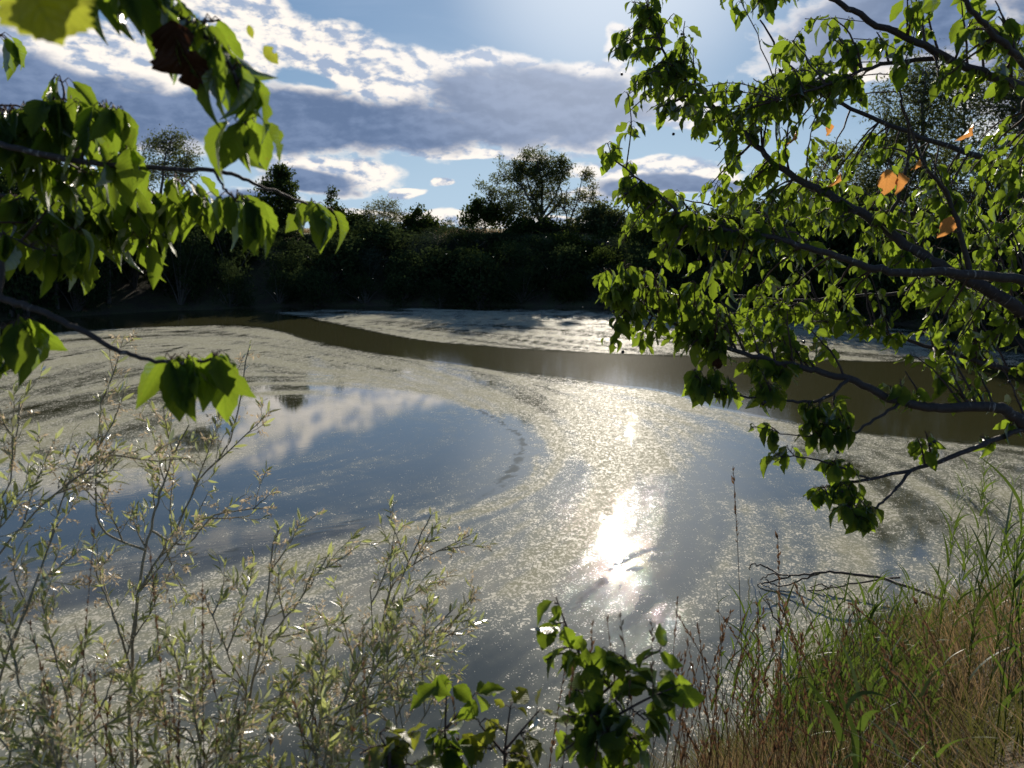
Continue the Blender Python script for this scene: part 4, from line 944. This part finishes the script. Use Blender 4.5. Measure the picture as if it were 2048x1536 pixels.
broad('broadleaf sapling with bare tip poking up before the sun glint', [[(1225, 1560, 1.45), (1180, 1360, 1.48), (1140, 1270, 1.5), (1112, 1194, 1.5)], [(1190, 1400, 1.45), (1270, 1330, 1.45), (1320, 1300, 1.45)], [(1200, 1450, 1.4), (1290, 1400, 1.4), (1360, 1370, 1.42)]],
      [(1108, 1206, 1.5, 2), (1100, 1250, 1.5, 3), (1130, 1255, 1.5, 2), (1110, 1300, 1.48, 4), (1090, 1320, 1.48, 3), (1160, 1320, 1.46, 4), (1200, 1300, 1.46, 3), (1240, 1310, 1.44, 5), (1200, 1350, 1.42, 5), (1270, 1340, 1.44, 5),
       (1320, 1300, 1.45, 4), (1350, 1370, 1.42, 4), (1300, 1380, 1.42, 5), (1150, 1380, 1.4, 5), (1230, 1400, 1.4, 7), (1180, 1430, 1.38, 6), (1290, 1440, 1.38, 6), (1340, 1440, 1.4, 4), (1140, 1460, 1.38, 6), (1220, 1480, 1.36, 7), (1280, 1500, 1.36, 5), (1120, 1510, 1.36, 5), (1190, 1520, 1.35, 5), (1240, 1460, 1.4, 6), (1160, 1490, 1.4, 6), (1260, 1520, 1.38, 6), (1130, 1430, 1.4, 5), (1210, 1440, 1.42, 6), (1300, 1480, 1.4, 5)], 61, .058)
broad('small broadleaf sapling with two crumpled leaves at bottom centre', [[(890, 1580, 1.5), (890, 1480, 1.5), (893, 1380, 1.5)], [(890, 1460, 1.5), (940, 1400, 1.5)]],
      [(888, 1362, 1.5, 5), (945, 1395, 1.5, 5), (880, 1470, 1.48, 5), (860, 1500, 1.46, 5), (920, 1500, 1.46, 5), (900, 1530, 1.45, 5)], 62, .065)
broad('yellow-green bramble shoots left of the bare-tipped sapling', [[(1010, 1590, 1.5), (1010, 1500, 1.5), (1020, 1420, 1.5)], [(1010, 1500, 1.5), (1070, 1430, 1.5)], [(1010, 1510, 1.5), (960, 1450, 1.5)]],
      [(1020, 1415, 1.5, 4), (1075, 1425, 1.5, 4), (960, 1445, 1.5, 4), (1000, 1460, 1.5, 4), (1050, 1480, 1.48, 5), (980, 1500, 1.48, 5), (1060, 1520, 1.46, 5), (1010, 1530, 1.46, 5)], 63, .05, M_young, 'bramble_shoot')
broad('yellow-green leafy shoots low in the willow thicket at bottom', [[(780, 1600, 1.4), (780, 1520, 1.42), (760, 1470, 1.45)], [(780, 1530, 1.42), (820, 1480, 1.45)]],
      [(760, 1465, 1.45, 4), (820, 1480, 1.45, 4), (780, 1500, 1.42, 5), (720, 1510, 1.4, 4), (830, 1530, 1.4, 5), (750, 1530, 1.4, 5)], 64, .055, M_young, 'bramble_shoot')

# ---------------------------------------------------------------- reeds, grass stalks, dead wood
def reed(top_px, top_py, h, seed, lean, label, nleaf=9, group='reeds along the right bank', ll=.26, dmin=.8, dep=None):
    rg = np.random.default_rng(seed)
    if dep is None: tp_, rt_ = root_for(top_px, top_py, h, dmin)
    else: tp_ = P(top_px, top_py, dep); rt_ = tp_ * 1.0; h = tp_[2]
    rt_ = rt_ + np.array([-lean * h, rg.uniform(-.1, .1), 0]); rt_[2] = float(terr(rt_[0], rt_[1]))
    t = thing('reed', rt_, label, 'reed', group); st = Geo(); lf = Geo()
    q = bez(rt_ - np.array([0, 0, .05]), (rt_ + tp_) / 2 + np.array([-lean * h * .25, 0, .1 * h]), tp_, 9); st.tube(q, np.linspace(.0035, .001, 9), 5)
    n = nleaf; ss = np.linspace(.25, 1, n); ix = np.clip(ss * 8, 0, 7.99).astype(int); pts = q[ix] + (q[ix + 1] - q[ix]) * (ss * 8 - ix)[:, None]
    side = np.arange(n) % 2 * math.pi + rg.uniform(0, 6.28) + rg.normal(size=n) * .4
    blades(rg, lf, pts, ll * rg.uniform(.7, 1.1, n), rg.uniform(.35, 1.0, n), .0075, levels=7, curve=.6, ldir=side)
    st.build('stem', M_reed, t); lf.build('foliage', M_reed, t)
    return t
rg = np.random.default_rng(91)
RB = 'green reed in the tangled reed bed on the right bank'
for i in range(100):
    px = rg.uniform(1500, 1900); py = 1180 + (1900 - px) * .16 + rg.uniform(-50, 210)
    reed(px, py, rg.uniform(.55, .95), 200 + i, rg.uniform(-.2, .3), RB, 8, ll=.2)
for i in range(34):
    px = rg.uniform(1480, 1800); py = 1215 + abs(1680 - px) * .35 + rg.uniform(-60, 60)
    reed(px, py, 1, 260 + i, rg.uniform(-.1, .2), 'green reed rising from the water edge at the front of the reed bed', 9, 'front row of reeds', .22, dep=rg.uniform(4.6, 6.0))
for i in range(34):
    px = rg.uniform(1900, 2070); py = rg.uniform(900, 1150)
    reed(px, py, rg.uniform(.9, 1.4), 300 + i, rg.uniform(-.2, .1), 'tall green reed in the clump at the right edge', 10, 'tall reeds at the right edge', .3, 4.2)
reed(1432, 1160, .75, 401, -.08, 'lone reed standing in the water left of the reed bed', 7, None, .14, dep=5.4)
reed(1300 + 180, 1395, .6, 402, -.2, 'short reed at the water edge behind the dry stalks', 6, None, .2)

def stalk(px, py, dep, seed, lean, kind, label, group):
    rg = np.random.default_rng(seed); tp_ = P(px, py, dep); h = tp_[2] - float(terr(tp_[0], tp_[1])); rt_ = tp_ * 1.0
    rt_ = rt_ + np.array([lean * h, rg.uniform(-.1, .1), 0]); rt_[2] = float(terr(rt_[0], rt_[1]))
    t = thing('grass_stalk', rt_, label, 'grass stalk', group); st = Geo(); hd = Geo()
    q = bez(rt_ - np.array([0, 0, .03]), rt_ + (tp_ - rt_) * .5 + np.array([lean * .18 * h, 0, .06 * h]), tp_, 12)
    st.tube(q, np.linspace(.0018, .0008, 12) * min(1.3, max(.6, dep / 2)), 4)
    k = 11 - (4 if kind else 2); n = 46 if kind else 34
    s = rg.uniform(k, 11, n); i = s.astype(int).clip(0, 10); p = q[i] + (q[i+1] - q[i]) * (s - i)[:, None]; td = unit(q[-1] - q[-3])
    hd.inst(QN, p, rdir(rg, n) * .42 + td, rdir(rg, n), rg.uniform(.012, .028, n) * (1 if kind else .75) * min(1.15, dep / 2.2), rg.uniform(0, 1, n), width=1.1)
    st.build('stem', M_stalk, t); hd.build('seed_head', M_stalk, t)
k = 0
for (px, py, h, ln) in [(1466, 932, 2.5, .08), (1556, 1078, 2.6, .08), (1395, 1245, 2.4, .1), (1515, 1210, 2.6, .05), (1352, 1225, 2.3, .4)]:
    stalk(px, py, h, 500 + k, ln, k % 2, ['tallest thin grass stalk rising alone over the water right of the glint', 'second tallest thin stalk, right of the tallest one', 'brown stalk bending over the water near the right bank', 'dark stalk standing between reeds and open water', 'stalk leaning far left over the water'][k], 'dry grass stalks'); k += 1
for i in range(85):
    px = rg.uniform(1345, 1900); py = 1240 + abs(px - 1600) * .15 + rg.uniform(-80, 220)
    stalk(px, py, rg.uniform(2.0, 3.6), 520 + i, rg.uniform(-.25, .5), i % 2, 'thin brown grass stalk in the dense stand on the right bank slope', 'dry grass stalks on the right slope')
for i in range(14):
    px = rg.uniform(1120, 1420); py = rg.uniform(1225, 1420)
    stalk(px, py, rg.uniform(1.25, 1.9), 640 + i, rg.uniform(-.1, .15), 1, 'brown grass stalk with seed head among the bottom centre sapling leaves', 'dry grass stalks at bottom centre')
for i, (px, py) in enumerate([(190, 1050), (405, 1165), (300, 1100), (60, 1250), (150, 1250)]):
    stalk(px, py, 1.35, 680 + i, .05 * i - .1, 1, ['brown seed head left of the thick willow stem', 'brown seed head right of the thick willow stem', 'pale feathery grass head against the thick willow stem', 'brown grass head at the lower left edge', 'grass head low between the left willows'][i], 'grass heads in the willows')
for i in range(18):
    px = rg.uniform(0, 1000); py = rg.uniform(1330, 1500)
    stalk(px, py, rg.uniform(1.2, 1.7), 700 + i, rg.uniform(-.15, .2), 1, 'low dry grass stalk under the willow saplings', 'dry grass stalks under the willows')

# grass masses on the near bank
def scatter(n, cond, x0, x1, y0, y1, sd):
    rgx = np.random.default_rng(sd); x = x0 + (x1 - x0) * rgx.uniform(0, 1, n) ** (1.7 if x1 > 5 else 1); y = y0 + (y1 - y0) * rgx.uniform(0, 1, n) ** (1.7 if x1 > 5 else 1); s = pdist(x, y, SHORE); z = terr(x, y)
    k = cond(x, y, s); return np.stack([x, y, z], -1)[k]
rg = np.random.default_rng(17)
b = scatter(80000, lambda x, y, s: (s > -.12) & (s < 6.5) & (np.abs(x) < .8 * y + .8) & (np.sin(x * 2.1 + y) + np.sin(y * 2.7 - x * 1.2) + .25 * rg.normal(size=len(x)) - 1.1 * np.clip(s - 1.3, 0, 2) > -.5) & (x > .9), .9, 13, .9, 17, 4)
g1 = Geo(); blades(rg, g1, b, rg.uniform(.18, .55, len(b)), rg.uniform(.1, .9, len(b)), .0032, levels=5)
tag(g1.build('green_grass', M_grass), 'green grass covering the near right bank', 'grass', kind='stuff')
b = scatter(60000, lambda x, y, s: (s > -.25) & (s < 1.3) & (np.abs(x) < .8 * y + .8) & (x > 1.5) & (np.sin(x * 5) + np.sin(y * 6 + x) + rg.normal(size=len(x)) > -.3), 1.5, 12, 4, 14, 14)
g1 = Geo(); blades(rg, g1, b, rg.uniform(.2, .7, len(b)) * rg.uniform(.5, 1, len(b)) * (1 - .35 * sstep(6, 9, b[:, 1])), rg.uniform(.05, .9, len(b)), .0045, levels=5)
tag(g1.build('waterside_grass', M_grass), 'taller dark green grass along the water edge on the right', 'grass', kind='stuff')
b = scatter(110000, lambda x, y, s: (s > .35) & (s < 6.5) & (np.abs(x) < .8 * y + .8) & (np.sin(x * 1.7 + 1) + np.sin(y * 2.1 - x * 1.5 + 2) + .4 * rg.normal(size=len(x)) > -.25) & (x > 1.2) & (s > .9 + .5 * np.sin(x * 3)), 1.2, 12, .9, 16, 5)
g1 = Geo(); blades(rg, g1, b, rg.uniform(.2, .75, len(b)), rg.uniform(.1, 1.1, len(b)), .0020, levels=5)
tag(g1.build('dry_grass', M_straw), 'reddish brown dry grass on the slope at the lower right', 'grass', kind='stuff')
b = scatter(26000, lambda x, y, s: (s > .1) & (np.abs(x) < .8 * y + .8) & (x < 1.3), -5, 1.3, .8, 5.0, 6)
g1 = Geo(); blades(rg, g1, b, rg.uniform(.2, .5, len(b)), rg.uniform(.1, .8, len(b)), .0028, levels=4, mi=0)
tag(g1.build('bank_grass', M_grass), 'mixed grass on the slope below the willow saplings', 'grass', kind='stuff')

# dead branches lying in the water
def deadwood(label, paths, Zs, r):
    b = G(*paths[0][0], .05); t = thing('dead_branch', (b[0], b[1], 0), label, 'branch'); 
    for i, pth in enumerate(paths):
        g_ = Geo(); q = cr(np.array([G(a, c, Zs[i][min(j, len(Zs[i]) - 1)]) for j, (a, c) in enumerate(pth)]), 6)
        rgx = np.random.default_rng(i); q[1:-1] += rgx.normal(size=(len(q) - 2, 3)) * .008
        g_.tube(q, np.linspace(r * (1 if i == 0 else .6), r * .3, len(q)), 6); g_.build('limb', M_wet, t, smooth=True)
deadwood('dark bare dead branch lying half in the water off the reed bed', [[(1900, 1205), (1780, 1160), (1700, 1148), (1640, 1146), (1580, 1152), (1545, 1148), (1520, 1160)], [(1800, 1155), (1720, 1165), (1665, 1175), (1640, 1168), (1620, 1175)],
         [(1560, 1150), (1540, 1138), (1505, 1128), (1500, 1140)], [(1580, 1152), (1530, 1165), (1515, 1170)], [(1665, 1172), (1640, 1180), (1600, 1178)], [(1640, 1146), (1600, 1160), (1560, 1172), (1530, 1158)]],
         [(.35, .22, .25, .25, .15, .1, .02), (.2, .12, .06, .1, .0), (.2, .2, .25, .05), (.12, .05, 0), (.06, .03, 0), (.22, .1, .03, .1)], .022)
deadwood('thin straight dead twig sticking out of the water beside the reeds', [[(1565, 1258), (1545, 1225), (1518, 1182)], [(1545, 1225), (1535, 1200), (1530, 1190)]], [(-.02, .25, .5), (.25, .4, .42)], .012)

# drifting seed fluff in the air before the dark bank
rg = np.random.default_rng(55); N = 24; g1 = Geo()
pp = np.array([P(rg.uniform(500, 1300), rg.uniform(440, 640), rg.uniform(6, 22)) for _ in range(N)])
for s_ in range(3): g1.inst(QL, pp, rdir(rg, N), rdir(rg, N), rg.uniform(.005, .013, N) * (pp[:, 1] / 14), np.full(N, .5))
tag(g1.build('seed_fluff', M_fluff), 'white seed fluff drifting over the pond', 'seed fluff', kind='stuff')
